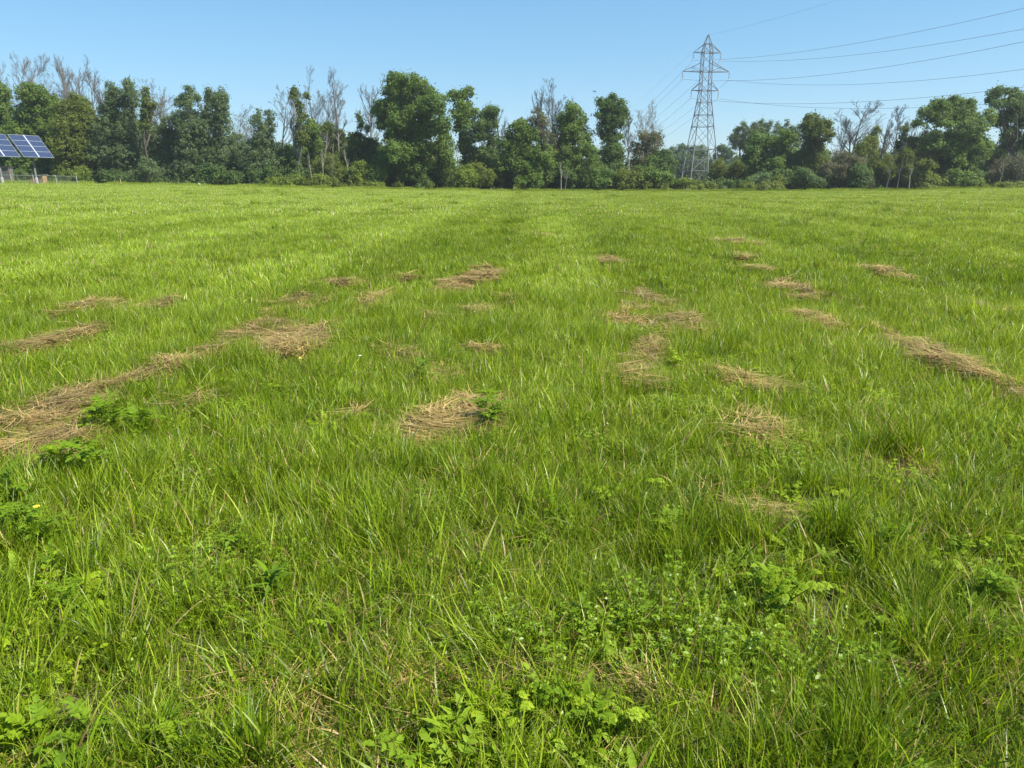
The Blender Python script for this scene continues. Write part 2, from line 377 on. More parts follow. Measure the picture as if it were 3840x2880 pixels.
def thicket(name, label, px0, px1, top, Y, n, seed, leaf='brown', cat="shrub", sparse=.35, group=None):
    """upright tangle of thin grey stems with sparse leaves"""
    rg = np.random.default_rng(3000 + seed); cx = (px0 + px1) / 2
    x0 = wp(cx, 690, Y)[0]; z0 = float(gz(x0, Y)); base = np.array([x0, Y, z0]); mpp = Y / F
    root = link(name, None, loc=base, label=label, cat=cat, group=group); S = MB(); hw = (px1 - px0) / 2 * mpp; H = wp(cx, top, Y)[2] - z0
    Vs, Rn = [], []
    for i in range(n):
        u = rg.uniform(-1, 1); h = H * (1 - .45 * u * u) * rg.uniform(.5, 1)
        b0 = np.array([u * hw * .8, rg.uniform(-1.8, 1.8), -.05])
        for P, r, lev in bare_branches(rg, h, 1.0, .045, 3, rg.uniform(-.2, .2), up=.3, twig=.7):
            S.tube(P + b0, np.maximum(r, .012), 3)
            if lev >= 1 and rg.random() < sparse:
                k = 5; C = P[rg.integers(0, len(P), k)] + b0 + rg.normal(size=(k, 3)) * .25
                V, _ = cards(C, rg.normal(size=(k, 3)) + [0, 0, .6], .2 * rg.uniform(.6, 1.3, k), .6, rg); Vs.append(V); Rn.append(np.repeat(rg.random(k), 4))
    link("stems", S.mesh("stems", M['deadwood']), root)
    V = np.concatenate(Vs); link("leaves", mesh_np("leaves", V, np.arange(len(V)).reshape(-1, 4), M[leaf], attrs={'rnd': np.concatenate(Rn)}), root)
    return root

# ------------------------------------------------------------------ leafy trees of the far tree line
G_T = "trees along the far edge of the field"; G_B = "bushes at the foot of the tree line"
LT = leafy_tree
LT("tree", "dark green tree cut off by the left edge of the picture above the solar panels", "tree", 134, 'maple', [(-40, 360, 60, 50), (-15, 350, 42, 45), (0, 430, 50, 50), (-60, 460, 60, 60), (-20, 530, 70, 70), (-10, 610, 70, 70)], group=G_T)
LT("maple_tree", "rounded mid-green tree above the gap between the two solar panels", "tree", 132, 'maple', [(138, 358, 55, 36), (110, 395, 50, 40), (180, 400, 42, 40), (130, 450, 85, 60), (95, 530, 70, 60), (170, 520, 70, 65), (120, 620, 95, 65)], group=G_T)
LT("tree", "yellow-tinged round tree right of the rounded tree behind the solar panels", "tree", 128, 'yellow', [(272, 385, 46, 26), (250, 410, 50, 32), (300, 425, 40, 36), (262, 470, 60, 45), (320, 480, 35, 40), (250, 550, 60, 60), (315, 570, 55, 60), (270, 640, 80, 50)], group=G_T)
LT("willow_tree", "grey-green feathery tree with several thin pointed tops left of the ivy-wrapped dark tree", "tree", 130, 'poplar', [(385, 372, 16, 34), (422, 352, 16, 34), (462, 330, 20, 26), (447, 365, 30, 30), (514, 335, 12, 32), (500, 375, 25, 35), (400, 420, 36, 36), (455, 420, 60, 45), (440, 490, 90, 60), (420, 580, 90, 60), (490, 590, 80, 70), (440, 650, 100, 45)], group=G_T)
LT("vine_covered_tree", "narrow dark tree wrapped in ivy standing beside the feathery grey-green tree", "tree", 127, 'vine', [(540, 350, 14, 20), (548, 385, 22, 24), (572, 392, 14, 14), (552, 425, 24, 22), (545, 470, 20, 30)], 553, group=G_T)
LT("tree", "low grey-green tree under the leaning pale trunk left of the twin-topped poplars", "tree", 131, 'poplar', [(655, 432, 26, 24), (640, 480, 50, 40), (600, 520, 50, 45), (600, 600, 70, 60), (660, 560, 60, 60), (640, 650, 90, 45)], group=G_T)
LT("poplar_tree", "left poplar of the twin pair with ragged grey-green top and leaning pale trunk", "tree", 129, 'poplar', [(722, 342, 14, 18), (708, 358, 26, 22), (690, 385, 26, 24), (718, 385, 22, 22), (700, 430, 34, 30), (720, 480, 60, 50), (740, 560, 80, 60), (730, 640, 90, 50)], 690, 'palewood', group=G_T)
LT("poplar_tree", "right poplar of the twin pair, taller and darker with a broad ragged top", "tree", 130, 'poplar', [(785, 352, 10, 20), (822, 345, 16, 20), (800, 370, 36, 26), (842, 380, 28, 26), (752, 375, 14, 12), (800, 415, 52, 40), (850, 430, 30, 40), (800, 490, 80, 55), (870, 545, 45, 45), (830, 590, 90, 60), (880, 650, 70, 45)], group=G_T)
LT("poplar_tree", "slender grey-green poplar left of the pale-twigged dead tree", "tree", 127, 'poplar', [(972, 424, 9, 18), (1003, 432, 20, 20), (975, 460, 26, 24), (1003, 470, 20, 26), (985, 510, 40, 36), (975, 560, 55, 45), (985, 620, 75, 55), (990, 660, 80, 40)], group=G_T)
LT("vine_covered_tree", "thin dead trunk with tufts of ivy and one leafy side branch", "tree", 126, 'vine', [(1105, 345, 13, 15), (1100, 365, 10, 16), (1150, 362, 15, 10), (1115, 388, 11, 18), (1126, 415, 9, 20), (1128, 455, 8, 14), (1140, 442, 14, 16), (1125, 485, 13, 20), (1135, 520, 22, 26)], 1120, 'deadwood', group=G_T)
LT("tree", "low bright green tree with drooping sprays right of the ivy-tufted trunk", "tree", 130, 'maple', [(1165, 480, 26, 26), (1185, 500, 20, 26), (1165, 540, 40, 45), (1150, 600, 50, 50), (1140, 655, 60, 40)], group=G_T)
LT("tree", "dark rounded tree in the undergrowth left of the ivy-tufted trunk", "tree", 128, 'dark', [(1080, 590, 45, 40), (1100, 620, 60, 50), (1060, 650, 70, 40)], group=G_T)
LT("tree", "olive green ragged tree behind the dead trees left of the largest maple", "tree", 134, 'yellow', [(1225, 505, 34, 26), (1270, 515, 30, 25), (1235, 560, 45, 40), (1290, 560, 40, 40), (1250, 620, 60, 50)], group=G_T)
LT("vine_covered_tree", "dead tree stub with dark ivy clumps left of the largest maple", "tree", 128, 'vine', [(1355, 440, 10, 16), (1362, 468, 12, 14), (1372, 485, 14, 12), (1235, 482, 26, 14), (1345, 530, 36, 32)], 1366, 'deadwood', group=G_T)
LT("tree", "mixed green tree touching the left side of the largest maple", "tree", 129, 'dark', [(1385, 560, 36, 40), (1400, 600, 40, 40), (1340, 590, 40, 40), (1400, 650, 50, 40)], group=G_T)
LT("maple_tree", "largest tree of the row, a huge rounded dark green maple", "tree", 124, 'maple', [(1490, 312, 40, 22), (1555, 318, 46, 24), (1600, 345, 36, 28), (1460, 345, 34, 28), (1530, 360, 80, 36), (1648, 368, 20, 20), (1630, 405, 45, 34), (1425, 402, 34, 22), (1405, 420, 18, 12), (1470, 415, 52, 36), (1560, 420, 70, 40), (1440, 455, 36, 32), (1500, 470, 60, 40), (1590, 480, 60, 44), (1660, 480, 32, 42), (1470, 520, 40, 40), (1560, 540, 70, 45), (1660, 545, 44, 44), (1500, 580, 70, 40), (1610, 590, 70, 45), (1680, 600, 26, 40), (1440, 610, 60, 40), (1540, 640, 70, 50), (1650, 650, 55, 45), (1420, 660, 60, 36)], 1565, group=G_T)
LT("tree", "tall loose green tree just right of the largest maple with sky showing through", "tree", 128, 'maple', [(1695, 352, 20, 13), (1750, 352, 28, 16), (1722, 370, 30, 18), (1745, 400, 32, 24), (1712, 440, 24, 22), (1760, 440, 32, 30), (1735, 480, 36, 24), (1750, 545, 38, 30), (1770, 590, 38, 40)], 1752, group=G_T)
LT("tree", "upright green tree with feathery top between the loose tree and the thin dead sapling", "tree", 127, 'dark', [(1850, 418, 24, 14), (1835, 440, 34, 24), (1815, 470, 30, 24), (1848, 480, 22, 24), (1800, 510, 30, 26), (1845, 530, 30, 26), (1820, 580, 40, 35), (1840, 620, 40, 40)], 1835, group=G_T)
LT("tree", "broad mid-green tree with sloping left side below the twin dead trunks", "tree", 125, 'maple', [(1958, 478, 32, 20), (1925, 500, 34, 24), (1985, 510, 40, 28), (1905, 550, 36, 34), (1960, 560, 60, 40), (2030, 590, 50, 50), (1920, 620, 70, 50), (2000, 650, 80, 45), (1880, 650, 45, 40)], group=G_T)
LT("vine_covered_tree", "small vine-hung crown around the feet of the twin dead trunks", "tree", 124, 'brown', [(2012, 425, 22, 16), (1995, 455, 18, 16), (2030, 450, 24, 22), (2040, 490, 34, 30), (2060, 530, 30, 30), (2050, 570, 36, 34)], 2045, group=G_T)
LT("tree", "stepped pyramid-shaped bright green tree between the twin dead trunks and the dark ball-topped tree", "tree", 126, 'maple', [(2135, 405, 12, 14), (2158, 405, 12, 14), (2148, 425, 28, 20), (2105, 448, 20, 20), (2150, 455, 44, 26), (2192, 450, 18, 16), (2125, 500, 52, 36), (2180, 510, 44, 36), (2120, 570, 55, 45), (2190, 590, 55, 45), (2130, 650, 60, 40)], group=G_T)
LT("tree", "dark blue-green tree with spiky ball-shaped top", "tree", 127, 'dark', [(2255, 380, 18, 10), (2300, 372, 16, 14), (2282, 395, 36, 20), (2325, 405, 24, 24), (2342, 430, 12, 16), (2240, 435, 12, 12), (2285, 430, 44, 28), (2305, 460, 36, 30), (2270, 480, 30, 28), (2290, 520, 42, 36), (2300, 580, 46, 40), (2280, 640, 60, 45)], 2292, group=G_T)
LT("tree", "round olive-brown thinning tree left of the pylon", "tree", 128, 'brown', [(2405, 508, 20, 16), (2440, 515, 30, 20), (2472, 512, 20, 16), (2425, 545, 45, 30), (2480, 535, 18, 22), (2385, 555, 22, 26), (2400, 590, 40, 30)], 2420, group=G_T)
LT("tree", "dark green low tree with a smooth right flank left of the pylon base", "tree", 127, 'dark', [(2470, 590, 36, 26), (2495, 585, 22, 22), (2440, 630, 50, 40), (2500, 630, 30, 45), (2380, 640, 50, 40)], group=G_T)
LT("tree", "distant hazy tree seen through the left legs of the pylon", "tree", 250, 'far', [(2520, 575, 20, 20), (2560, 562, 24, 16), (2600, 566, 26, 16), (2630, 562, 20, 14), (2550, 610, 60, 40), (2620, 610, 60, 45)], group=G_T)
LT("tree", "distant pale green tree just right of the pylon waist-high belt", "tree", 235, 'far', [(2702, 562, 22, 14), (2725, 580, 26, 16), (2700, 610, 40, 35)], group=G_T)
for k, (lb, lo) in enumerate([("leftmost crown of the blue-green poplar stand right of the pylon", [(2745, 520, 16, 14), (2762, 498, 14, 26), (2788, 480, 15, 20), (2770, 535, 34, 34), (2800, 520, 26, 40)]),
                              ("middle and highest crown of the blue-green poplar stand", [(2828, 476, 16, 18), (2860, 466, 14, 18), (2884, 472, 13, 18), (2850, 510, 40, 34), (2830, 550, 50, 40)]),
                              ("rightmost crown of the blue-green poplar stand beside the dome-topped tree", [(2928, 472, 12, 16), (2945, 466, 9, 14), (2965, 486, 12, 12), (2984, 488, 10, 14), (3000, 500, 12, 12), (2930, 510, 36, 34), (2975, 535, 36, 36)])]):
    LT("poplar_tree", lb, "tree", 175, 'poplar', lo, group=G_T)
LT("tree", "fresh green spreading tree in front of the blue-green poplar stand", "tree", 130, 'maple', [(2860, 528, 40, 26), (2940, 520, 40, 26), (2900, 560, 70, 36), (2840, 590, 50, 40), (2960, 600, 50, 45), (2890, 630, 80, 45)], group=G_T)
LT("tree", "dome-topped dark tree with reddish withered patches right of the poplar stand", "tree", 128, 'vine', [(3055, 446, 30, 20), (3040, 470, 34, 24), (3078, 475, 30, 26), (3030, 505, 26, 20), (3075, 510, 44, 26), (3055, 550, 45, 36), (3030, 590, 45, 40), (3070, 630, 50, 45)], group=G_T)
LT("vine_covered_tree", "leaning cone of bright vines under a broken dead tree", "tree", 127, 'yellow', [(3290, 492, 12, 14), (3278, 512, 20, 16), (3258, 535, 28, 20), (3285, 545, 14, 24), (3240, 560, 40, 24)], 3285, 'deadwood', group=G_T)
LT("vine_covered_tree", "slim vine column with a curled leafy head left of the great right-hand maple", "tree", 126, 'vine', [(3397, 472, 10, 12), (3390, 490, 12, 14), (3380, 515, 12, 16), (3372, 545, 13, 20), (3385, 580, 16, 26)], 3386, 'deadwood', group=G_T)
LT("tree", "pale olive slender tree behind the white birch stem", "tree", 130, 'yellow', [(3420, 525, 24, 16), (3440, 545, 22, 22), (3410, 580, 30, 36), (3440, 630, 40, 50)], group=G_T)
LT("maple_tree", "great spreading maple near the right edge with layered branches", "tree", 125, 'maple', [(3545, 388, 22, 14), (3592, 380, 26, 16), (3625, 380, 18, 14), (3500, 400, 28, 18), (3575, 405, 50, 26), (3650, 400, 28, 22), (3480, 430, 30, 20), (3545, 440, 44, 26), (3630, 440, 55, 32), (3455, 465, 22, 14), (3510, 470, 26, 12), (3600, 490, 60, 34), (3690, 450, 30, 28), (3560, 520, 36, 22), (3480, 545, 42, 36), (3550, 570, 60, 40), (3650, 560, 60, 40), (3715, 545, 45, 26), (3740, 565, 26, 18), (3500, 610, 60, 40), (3590, 620, 60, 36)], 3610, group=G_T)
LT("maple_tree", "tall dark tree cut by the right edge with a high open crown", "tree", 127, 'dark', [(3752, 350, 18, 16), (3775, 340, 26, 14), (3815, 345, 26, 16), (3850, 360, 30, 20), (3735, 375, 24, 14), (3790, 385, 45, 24), (3850, 400, 40, 30), (3720, 395, 22, 12), (3800, 440, 40, 30), (3870, 450, 40, 40), (3750, 455, 24, 20), (3810, 500, 34, 26), (3840, 540, 50, 30), (3900, 520, 60, 50)], 3800, group=G_T)
LT("tree", "dark tree beyond the right edge beside the high open crown", "tree", 132, 'maple', [(3960, 420, 70, 60), (3940, 520, 80, 70), (3960, 620, 80, 60)], group=G_T)
# bushes at the foot of the trees
BU = [("bright yellow-green bush left of the wooden stake behind the fence", 'bright', 121, [(300, 655, 34, 26), (265, 665, 30, 20)]),
      ("grey-green rounded bush right of the wooden stake", 'poplar', 123, [(560, 640, 44, 34), (520, 665, 40, 22)]),
      ("dark green bush below the twin-topped poplars", 'dark', 123, [(800, 650, 50, 34), (850, 670, 36, 22)]),
      ("low yellow-green bush below the slender poplar", 'bright', 119, [(1030, 684, 32, 14), (1010, 690, 30, 11)]),
      ("bright low bush at the foot of the leftmost pale sapling", 'bright', 119, [(1110, 678, 30, 16), (1085, 688, 30, 12)]),
      ("spreading lime bush right of the leftmost pale sapling", 'yellow', 119, [(1190, 680, 46, 18), (1225, 686, 30, 14)]),
      ("arching lime green bush left of the largest maple", 'bright', 121, [(1350, 625, 26, 16), (1330, 650, 26, 18), (1345, 672, 34, 20)]),
      ("dark bush between the arching lime bush and the pale leaning stem", 'yellow', 122, [(1290, 665, 40, 30), (1270, 690, 40, 16)]),
      ("small yellow bush under the left flank of the largest maple", 'bright', 118, [(1385, 696, 26, 10), (1420, 698, 22, 8)]),
      ("golden-green bush standing right of the largest maple", 'bright', 120, [(1735, 660, 34, 22), (1760, 640, 26, 18), (1720, 688, 36, 18), (1775, 680, 30, 22)]),
      ("mid-green bush right of the golden-green bush", 'yellow', 121, [(1790, 635, 30, 24), (1815, 665, 36, 32)]),
      ("round green bush under the sloping broad tree", 'maple', 119, [(1955, 680, 22, 24)]),
      ("second round green bush under the sloping broad tree, near the old stump stem", 'maple', 119, [(2020, 682, 24, 24)]),
      ("wide leafy bush under the dark ball-topped tree", 'maple', 119, [(2235, 665, 30, 24), (2275, 660, 32, 26), (2255, 690, 44, 16)]),
      ("bright leafy bush under the olive-brown tree", 'yellow', 119, [(2330, 660, 30, 22), (2375, 665, 34, 24), (2345, 690, 44, 14)]),
      ("green bush beside the dark low tree left of the pylon", 'maple', 120, [(2430, 665, 34, 24), (2475, 675, 36, 26)]),
      ("sunny yellow-green bush at the left foot of the pylon", 'bright', 122, [(2570, 688, 34, 14), (2600, 694, 30, 10), (2540, 692, 26, 12)]),
      ("grey-green bush in the grass right of the pylon", 'poplar', 121, [(2860, 678, 34, 24), (2890, 690, 26, 16)]),
      ("small olive bush right of the grey-green bush", 'yellow', 120, [(2918, 684, 24, 20)]),
      ("deep green bush under the dome-topped tree", 'dark', 121, [(3010, 665, 40, 28), (3050, 685, 40, 20)]),
      ("dark broadleaf bush under the brown thicket", 'dark', 120, [(3215, 640, 26, 24), (3230, 670, 38, 32), (3205, 690, 36, 16)]),
      ("layered green bush right of the white birch stem", 'yellow', 120, [(3470, 620, 34, 14), (3460, 650, 40, 18), (3480, 685, 46, 18)]),
      ("large rounded bush beneath the great right-hand maple", 'maple', 120, [(3600, 660, 36, 20), (3650, 668, 34, 20), (3620, 690, 60, 18)])]
for lb, ty, Yb, lo in BU:
    LT("bush", lb, "bush", Yb, ty, lo, group=G_B)

# undergrowth and the wood behind: masses nobody could count
def mass(name, label, segs, ty, seed, leaf=None):
    rg = np.random.default_rng(seed); Vs, Rn = [], []
    for (p0, p1, ytop, Y, jit) in segs:
        px = p0
        while px < p1:
            r = rg.uniform(12, 32); top = ytop + rg.uniform(-jit, jit); Yc = Y + rg.uniform(-3, 3); mpp = Yc / F
            py = top + r
            while py < 712:
                c = wp(px + rg.uniform(-8, 8), py, Yc + rg.uniform(-1.5, 1.5))
                C, N, sz, asp, rn = lobe_leaves(c, (r * mpp * 1.1, r * mpp, r * mpp), ty, rg)
                sel = rg.random(len(C)) < .6; V, _ = cards(C[sel], N[sel], sz[sel] * 1.15, asp, rg); Vs.append(V); Rn.append(np.repeat(rn[sel], 4)); py += r * 1.5
            px += r * rg.uniform(.8, 1.6)
    V = np.concatenate(Vs); g = gz(V[:, 0], V[:, 1]); V[:, 2] = np.maximum(V[:, 2], g)
    link(name, mesh_np(name, V, np.arange(len(V)).reshape(-1, 4), M[ty], attrs={'rnd': np.concatenate(Rn)}), label=label, cat="undergrowth", kind="stuff")
mass("undergrowth", "low leafy undergrowth along the foot of the tree line",
     [(-120, 900, 655, 126, 20), (900, 1700, 648, 126, 22), (1700, 2500, 640, 126, 22), (2490, 2840, 686, 124, 10), (2820, 3450, 655, 126, 18), (3430, 3960, 645, 127, 20)], 'dark', 11)
mass("undergrowth", "sunny weeds and brambles fringing the field before the trees",
     [(280, 1000, 694, 117, 5), (1000, 1700, 696, 117, 7), (1700, 2450, 700, 117, 6), (2450, 2900, 696, 119, 8), (2900, 3500, 698, 117, 7), (3500, 3900, 690, 117, 6)], 'yellow', 12)
mass("wood_behind", "dark wood behind the tree line filling gaps between trunks",
     [(-150, 600, 470, 150, 35), (600, 1000, 540, 150, 25), (1000, 1420, 545, 148, 25), (1420, 1700, 560, 148, 20), (1700, 1860, 615, 150, 15), (1860, 2330, 580, 150, 25), (2330, 2500, 612, 150, 15), (2780, 3020, 590, 150, 15), (3000, 3120, 560, 150, 20), (3120, 3460, 575, 150, 20), (3460, 3960, 520, 150, 30)], 'dark', 13)
mass("wood_behind", "hazy far wood seen beyond the pylon", [(2440, 2860, 598, 262, 10)], 'far', 14)

# ------------------------------------------------------------------ dead trees
G_D = "bare dead trees standing above the green ones"
BT = [("leftmost dead tree, low and thin, at the left edge", 30, 262, 138, 35, dict()),
      ("dead tree with a forked curving crown, second from the left edge", 72, 212, 137, 55, dict(stems=2)),
      ("thin dead tree leaning right beside the forked curving one", 108, 200, 139, 40, dict()),
      ("tall straight dead tree with the highest tip of the left group", 180, 190, 137, 55, dict(stems=2)),
      ("dense-twigged dead tree with many upright limbs in the left group", 242, 222, 138, 45, dict(stems=3)),
      ("slim dead tree with a single high whip left of the thick forked trunk", 292, 198, 138, 35, dict()),
      ("two-pronged dead tree just left of the thick forked trunk", 332, 198, 139, 32, dict()),
      ("thickest forked dead trunk of the left group", 358, 216, 135, 50, dict(stems=3, r0=.30)),
      ("faint short dead tree above the feathery grey-green tree", 440, 272, 142, 22, dict()),
      ("faint dead tip behind the ivy-wrapped dark tree", 538, 278, 143, 24, dict()),
      ("wide pale dead tree between the ivy-wrapped tree and the poplars", 600, 285, 138, 45, dict(stems=2)),
      ("pale dead tree with arching limbs right of the wide pale one", 638, 312, 139, 36, dict()),
      ("low dead tree with fans of twigs swept to the right of the twin poplars", 893, 380, 136, 60, dict(lean=.18, stems=2)),
      ("dead tree with a fan-shaped top left of the ivy-tufted trunk", 1050, 318, 134, 52, dict()),
      ("bare twin stem inside the ivy-tufted trunk group", 1108, 330, 133, 20, dict()),
      ("tallest fan-topped dead tree of the middle group with two close trunks", 1210, 255, 132, 55, dict(stems=2, r0=.22)),
      ("Y-shaped dead tree with a fan of fine twigs right of the tallest fan-topped one", 1275, 248, 133, 48, dict()),
      ("spindly straight dead tree touching the left of the largest maple", 1390, 268, 132, 40, dict()),
      ("thin pale sapling dead tree right of the feathery green tree", 1838, 376, 140, 16, dict(levels=3)),
      ("thin dead sapling between the green trees right of the centre", 1880, 385, 137, 24, dict()),
      ("shorter left trunk of the twin dead trunks", 2032, 318, 130, 22, dict(r0=.16)),
      ("taller right trunk of the twin dead trunks with drooping twigs", 2066, 285, 129, 42, dict(stems=2, r0=.22)),
      ("thin bare tree left of the round olive-brown tree", 2352, 408, 134, 24, dict()),
      ("pale bare tree with fine fan twigs rising through the olive-brown tree", 2412, 362, 131, 48, dict(mat='palewood')),
      ("faint low bare tree left of the big dead tree on the right", 3125, 440, 140, 24, dict()),
      ("big dark-trunked dead tree with a wide open crown right of the dome-topped tree", 3176, 372, 131, 62, dict(r0=.26, stems=2)),
      ("broken dead tree above the leaning cone of vines", 3288, 402, 133, 34, dict()),
      ("tallest fine-twigged dead tree of the right group", 3345, 388, 134, 36, dict()),
      ("faint slender dead tree right of the fine-twigged one", 3388, 415, 138, 28, dict()),
      ("small bare tree at the left flank of the great right-hand maple", 3438, 470, 131, 18, dict())]
for k, (lb, px, top, Y, w, kw) in enumerate(BT):
    bare_tree("dead_tree", lb, px, top, Y, w, seed=k, group=G_D, **kw)
G_S = "pale slender stems in the undergrowth"
for k, (lb, px, top, Y, lean, mt) in enumerate([
        ("leftmost pale sapling stem standing in the undergrowth", 1172, 560, 119, .0, 'palewood'),
        ("second pale sapling stem with a dark ivy collar", 1215, 545, 122, -.02, 'palewood'),
        ("reddish sapling stem under the Y-shaped dead tree", 1248, 520, 121, .0, 'deadwood'),
        ("curved pale stem leaning left near the arching lime bush", 1315, 540, 120, -.10, 'palewood'),
        ("thin pale stem right of the largest maple", 1722, 545, 122, .02, 'deadwood'),
        ("straight grey stem under the stepped pyramid-shaped tree", 2104, 600, 118, .01, 'palewood'),
        ("short thin stem right of the straight grey stem", 2120, 625, 118, .0, 'deadwood'),
        ("pale stem right of the dark ball-topped tree", 2355, 560, 119, .0, 'palewood'),
        ("white birch stem standing in front of the olive trees on the right", 3410, 600, 117, -.02, 'palewood'),
        ("bent grey stem left of the white birch stem", 3325, 560, 120, .03, 'deadwood'),
        ("thin upright stem between the bent grey stem and the white birch", 3365, 590, 120, .02, 'deadwood'),
        ("pale stem leaning right before the brown thicket at the right edge", 3745, 600, 119, .14, 'palewood')]):
    bare_tree("sapling_stem", lb, px, top, Y, 12, mat=mt, lean=lean, seed=70 + k, group=G_S, levels=1, r0=.075, cat="sapling", twig=.5)
thicket("brushwood", "brownish grey brushwood right of the pylon legs", 2640, 2800, 570, 138, 22, 1, leaf='yellow', sparse=.8)
thicket("brushwood", "wide brown thicket of dry twigs below the big dark-trunked dead tree", 3060, 3260, 550, 124, 30, 2, sparse=.8)
thicket("brushwood", "olive-grey thicket between the vine cone and the white birch", 3250, 3420, 545, 125, 34, 3, leaf='yellow', sparse=.7)
thicket("brushwood", "leafless grey thicket under the tall open crown at the right edge", 3720, 3860, 560, 121, 34, 4, sparse=.15)
thicket("brushwood", "twiggy olive brushwood under the middle group of dead trees", 1190, 1300, 560, 125, 20, 5, leaf='yellow', sparse=.8)

# ------------------------------------------------------------------ electricity pylon
TY = 200.0; tb = wp(2622, 676, TY); TC = np.array([tb[0], TY, float(gz(tb[0], TY))]); PSI = R(6); ZB = -TC[2]
def hw(z):        # half width of the body at height z above eye-level datum
    return float(np.interp(z, [0, 9.2, 20.5, 23.3, 32.1, 34.1, 36.2], [3.75, 2.85, 1.45, 1.2, 1.12, .75, .06]))
pyl = link("electricity_pylon", None, loc=TC, rot=(0, 0, PSI), label="tall steel lattice electricity pylon with three pairs of cross-arms behind the trees", cat="pylon")
body = MB(); legs = [MB() for _ in range(4)]; QS = [(-1, -1), (1, -1), (1, 1), (-1, 1)]
lv = [0, 4.0, 9.2, 14.7, 17.5, 20.5, 23.3, 25.3, 27.7, 29.9, 32.1, 34.1, 36.2]
def cn(q, z): return np.array([QS[q][0] * hw(z), QS[q][1] * hw(z), z + ZB])
for q in range(4):
    for a, b2 in zip(lv[:2], lv[1:3]): legs[q].bar(cn(q, a - (1.5 if a == 0 else 0)), cn(q, b2), .22)
    for a, b2 in zip(lv[2:-1], lv[3:]): body.bar(cn(q, a), cn(q, b2), .16 if a < 20 else .13)
for z in (4.0, 9.2, 14.7, 17.5, 20.5, 23.3, 27.7, 32.1, 34.1):
    for q in range(4): body.bar(cn(q, z), cn((q + 1) % 4, z), .13)
for a, b2 in zip(lv[2:-2], lv[3:-1]):
    for q in range(4):
        body.bar(cn(q, a), cn((q + 1) % 4, b2), .09)
        if a < 23 or q % 2: body.bar(cn((q + 1) % 4, a), cn(q, b2), .07)
for q in range(4):        # big knee braces in the legs
    p, r_ = q, (q + 1) % 4; mid = (cn(p, 4) + cn(r_, 4)) / 2; m9 = (cn(p, 9.2) + cn(r_, 9.2)) / 2
    body.bar(cn(p, 4.0), (cn(p, 9.2) + cn(r_, 9.2)) / 2 * .0 + cn(r_, 9.2), .15)
    c_ = (cn(p, 4.0) + cn(r_, 9.2)) / 2; body.bar(c_, [mid[0], mid[1], mid[2]], .10)
    body.bar(c_, (cn(r_, 4) + cn(r_, 9.2)) / 2, .09); body.bar(c_, (cn(p, 4) + cn(p, 9.2)) / 2, .09)
    body.bar(mid, (cn(p, 0) + cn(r_, 0)) / 2 * .25 + cn(p, 0) * .75, .08)
link("lattice_body", body.mesh("lattice_body", M['steel']), pyl)
for q in range(4): link("leg", legs[q].mesh("leg", M['lit_legsteel']), pyl)
ARMS = [(32.1, 34.1, 3.5), (27.7, 29.9, 6.0), (23.3, 25.3, 3.5)]
TIPS = {}
for k, (z0, z1, hs) in enumerate(ARMS):
    for s in (-1, 1):
        a = MB(); tip = np.array([s * hs, 0, z0 + ZB])
        for e in (-1, 1):
            lo = np.array([s * hw(z0), e * hw(z0), z0 + ZB]); up_ = np.array([s * hw(z1), e * hw(z1), z1 + ZB])
            a.bar(lo, tip, .13); a.bar(up_, tip, .12)
            if k == 1:
                a.bar((up_ + tip) / 2, lo, .07); a.bar((up_ + tip) / 2, (lo * .55 + tip * .45), .06)
        link("cross_arm", a.mesh("cross_arm", M['steel']), pyl)
        ins = MB(); zt = z0 + ZB - .05
        for i_ in range(11): 
            zz = zt - .15 - i_ * .14; ins.tube([[tip[0], 0, zz + .05], [tip[0], 0, zz], [tip[0], 0, zz - .03]], [.05, .16, .04], 8)
        ins.tube([[tip[0], 0, zt], [tip[0], 0, zt - 1.7]], .04, 5)
        io = link("insulator", ins.mesh("insulator", M['porcelain']), pyl)
        cl = MB(); cl.tube([[tip[0], 0, zt - 1.62], [tip[0], 0, zt - 1.7], [tip[0], 0, zt - 1.86], [tip[0], 0, zt - 1.92]], [.08, .2, .2, .06], 8)
        link("clamp", cl.mesh("clamp", M['white']), io)
        TIPS[(k, s)] = np.array([tip[0], 0, zt - 1.8])
sg = MB(); p0 = cn(0, 1.9); sg.box(p0 + [0, -.2, -.1], (.75, .08, .42)); link("sign_plate", sg.mesh("sign_plate", M['white']), pyl)
def tw(p):        # pylon local to world
    c, s = math.cos(PSI), math.sin(PSI); return np.array([TC[0] + c * p[0] - s * p[1], TC[1] + s * p[0] + c * p[1], TC[2] + p[2]])
AZR, AZL = R(162), R(-2.6)
WR = {(0, -1): (.13, .0008), (0, 1): (.155, .0009), (1, -1): (.15, .00095), (1, 1): (.18, .00105), (2, -1): (.155, .00085), (2, 1): (.175, .0009)}
def span(P, az, s, k, L, n=60, ext=0):
    t = np.linspace(0, L, n)
    z = -s * t + k * t * t
    return np.stack([P[0] + math.sin(az) * t, P[1] + math.cos(az) * t, P[2] + z], 1)
nm = {0: "highest", 1: "middle", 2: "lowest"}
for (k, s), (sr, kr) in WR.items():
    P = tw(TIPS[(k, s)]); w = MB()
    w.tube(span(P, AZR, sr, kr, sr / kr * 1.0), .024, 4); w.tube(span(P, AZL, .136, .00026, 500), .024, 4)
    link("power_line", w.mesh("power_line", M['wire']), label=f"power cable hanging from the {nm[k]} {'left' if s < 0 else 'right'} arm of the pylon", cat="power line", group="cables strung from the pylon")
P = tw(np.array([0, 0, 36.1 + ZB])); w = MB(); w.tube(span(P, AZR, .055, .0006, 160), .013, 4); w.tube(span(P, AZL, .11, .00022, 500), .013, 4)
link("power_line", w.mesh("power_line", M['wire']), label="thin earth wire running from the very peak of the pylon", cat="power line", group="cables strung from the pylon")

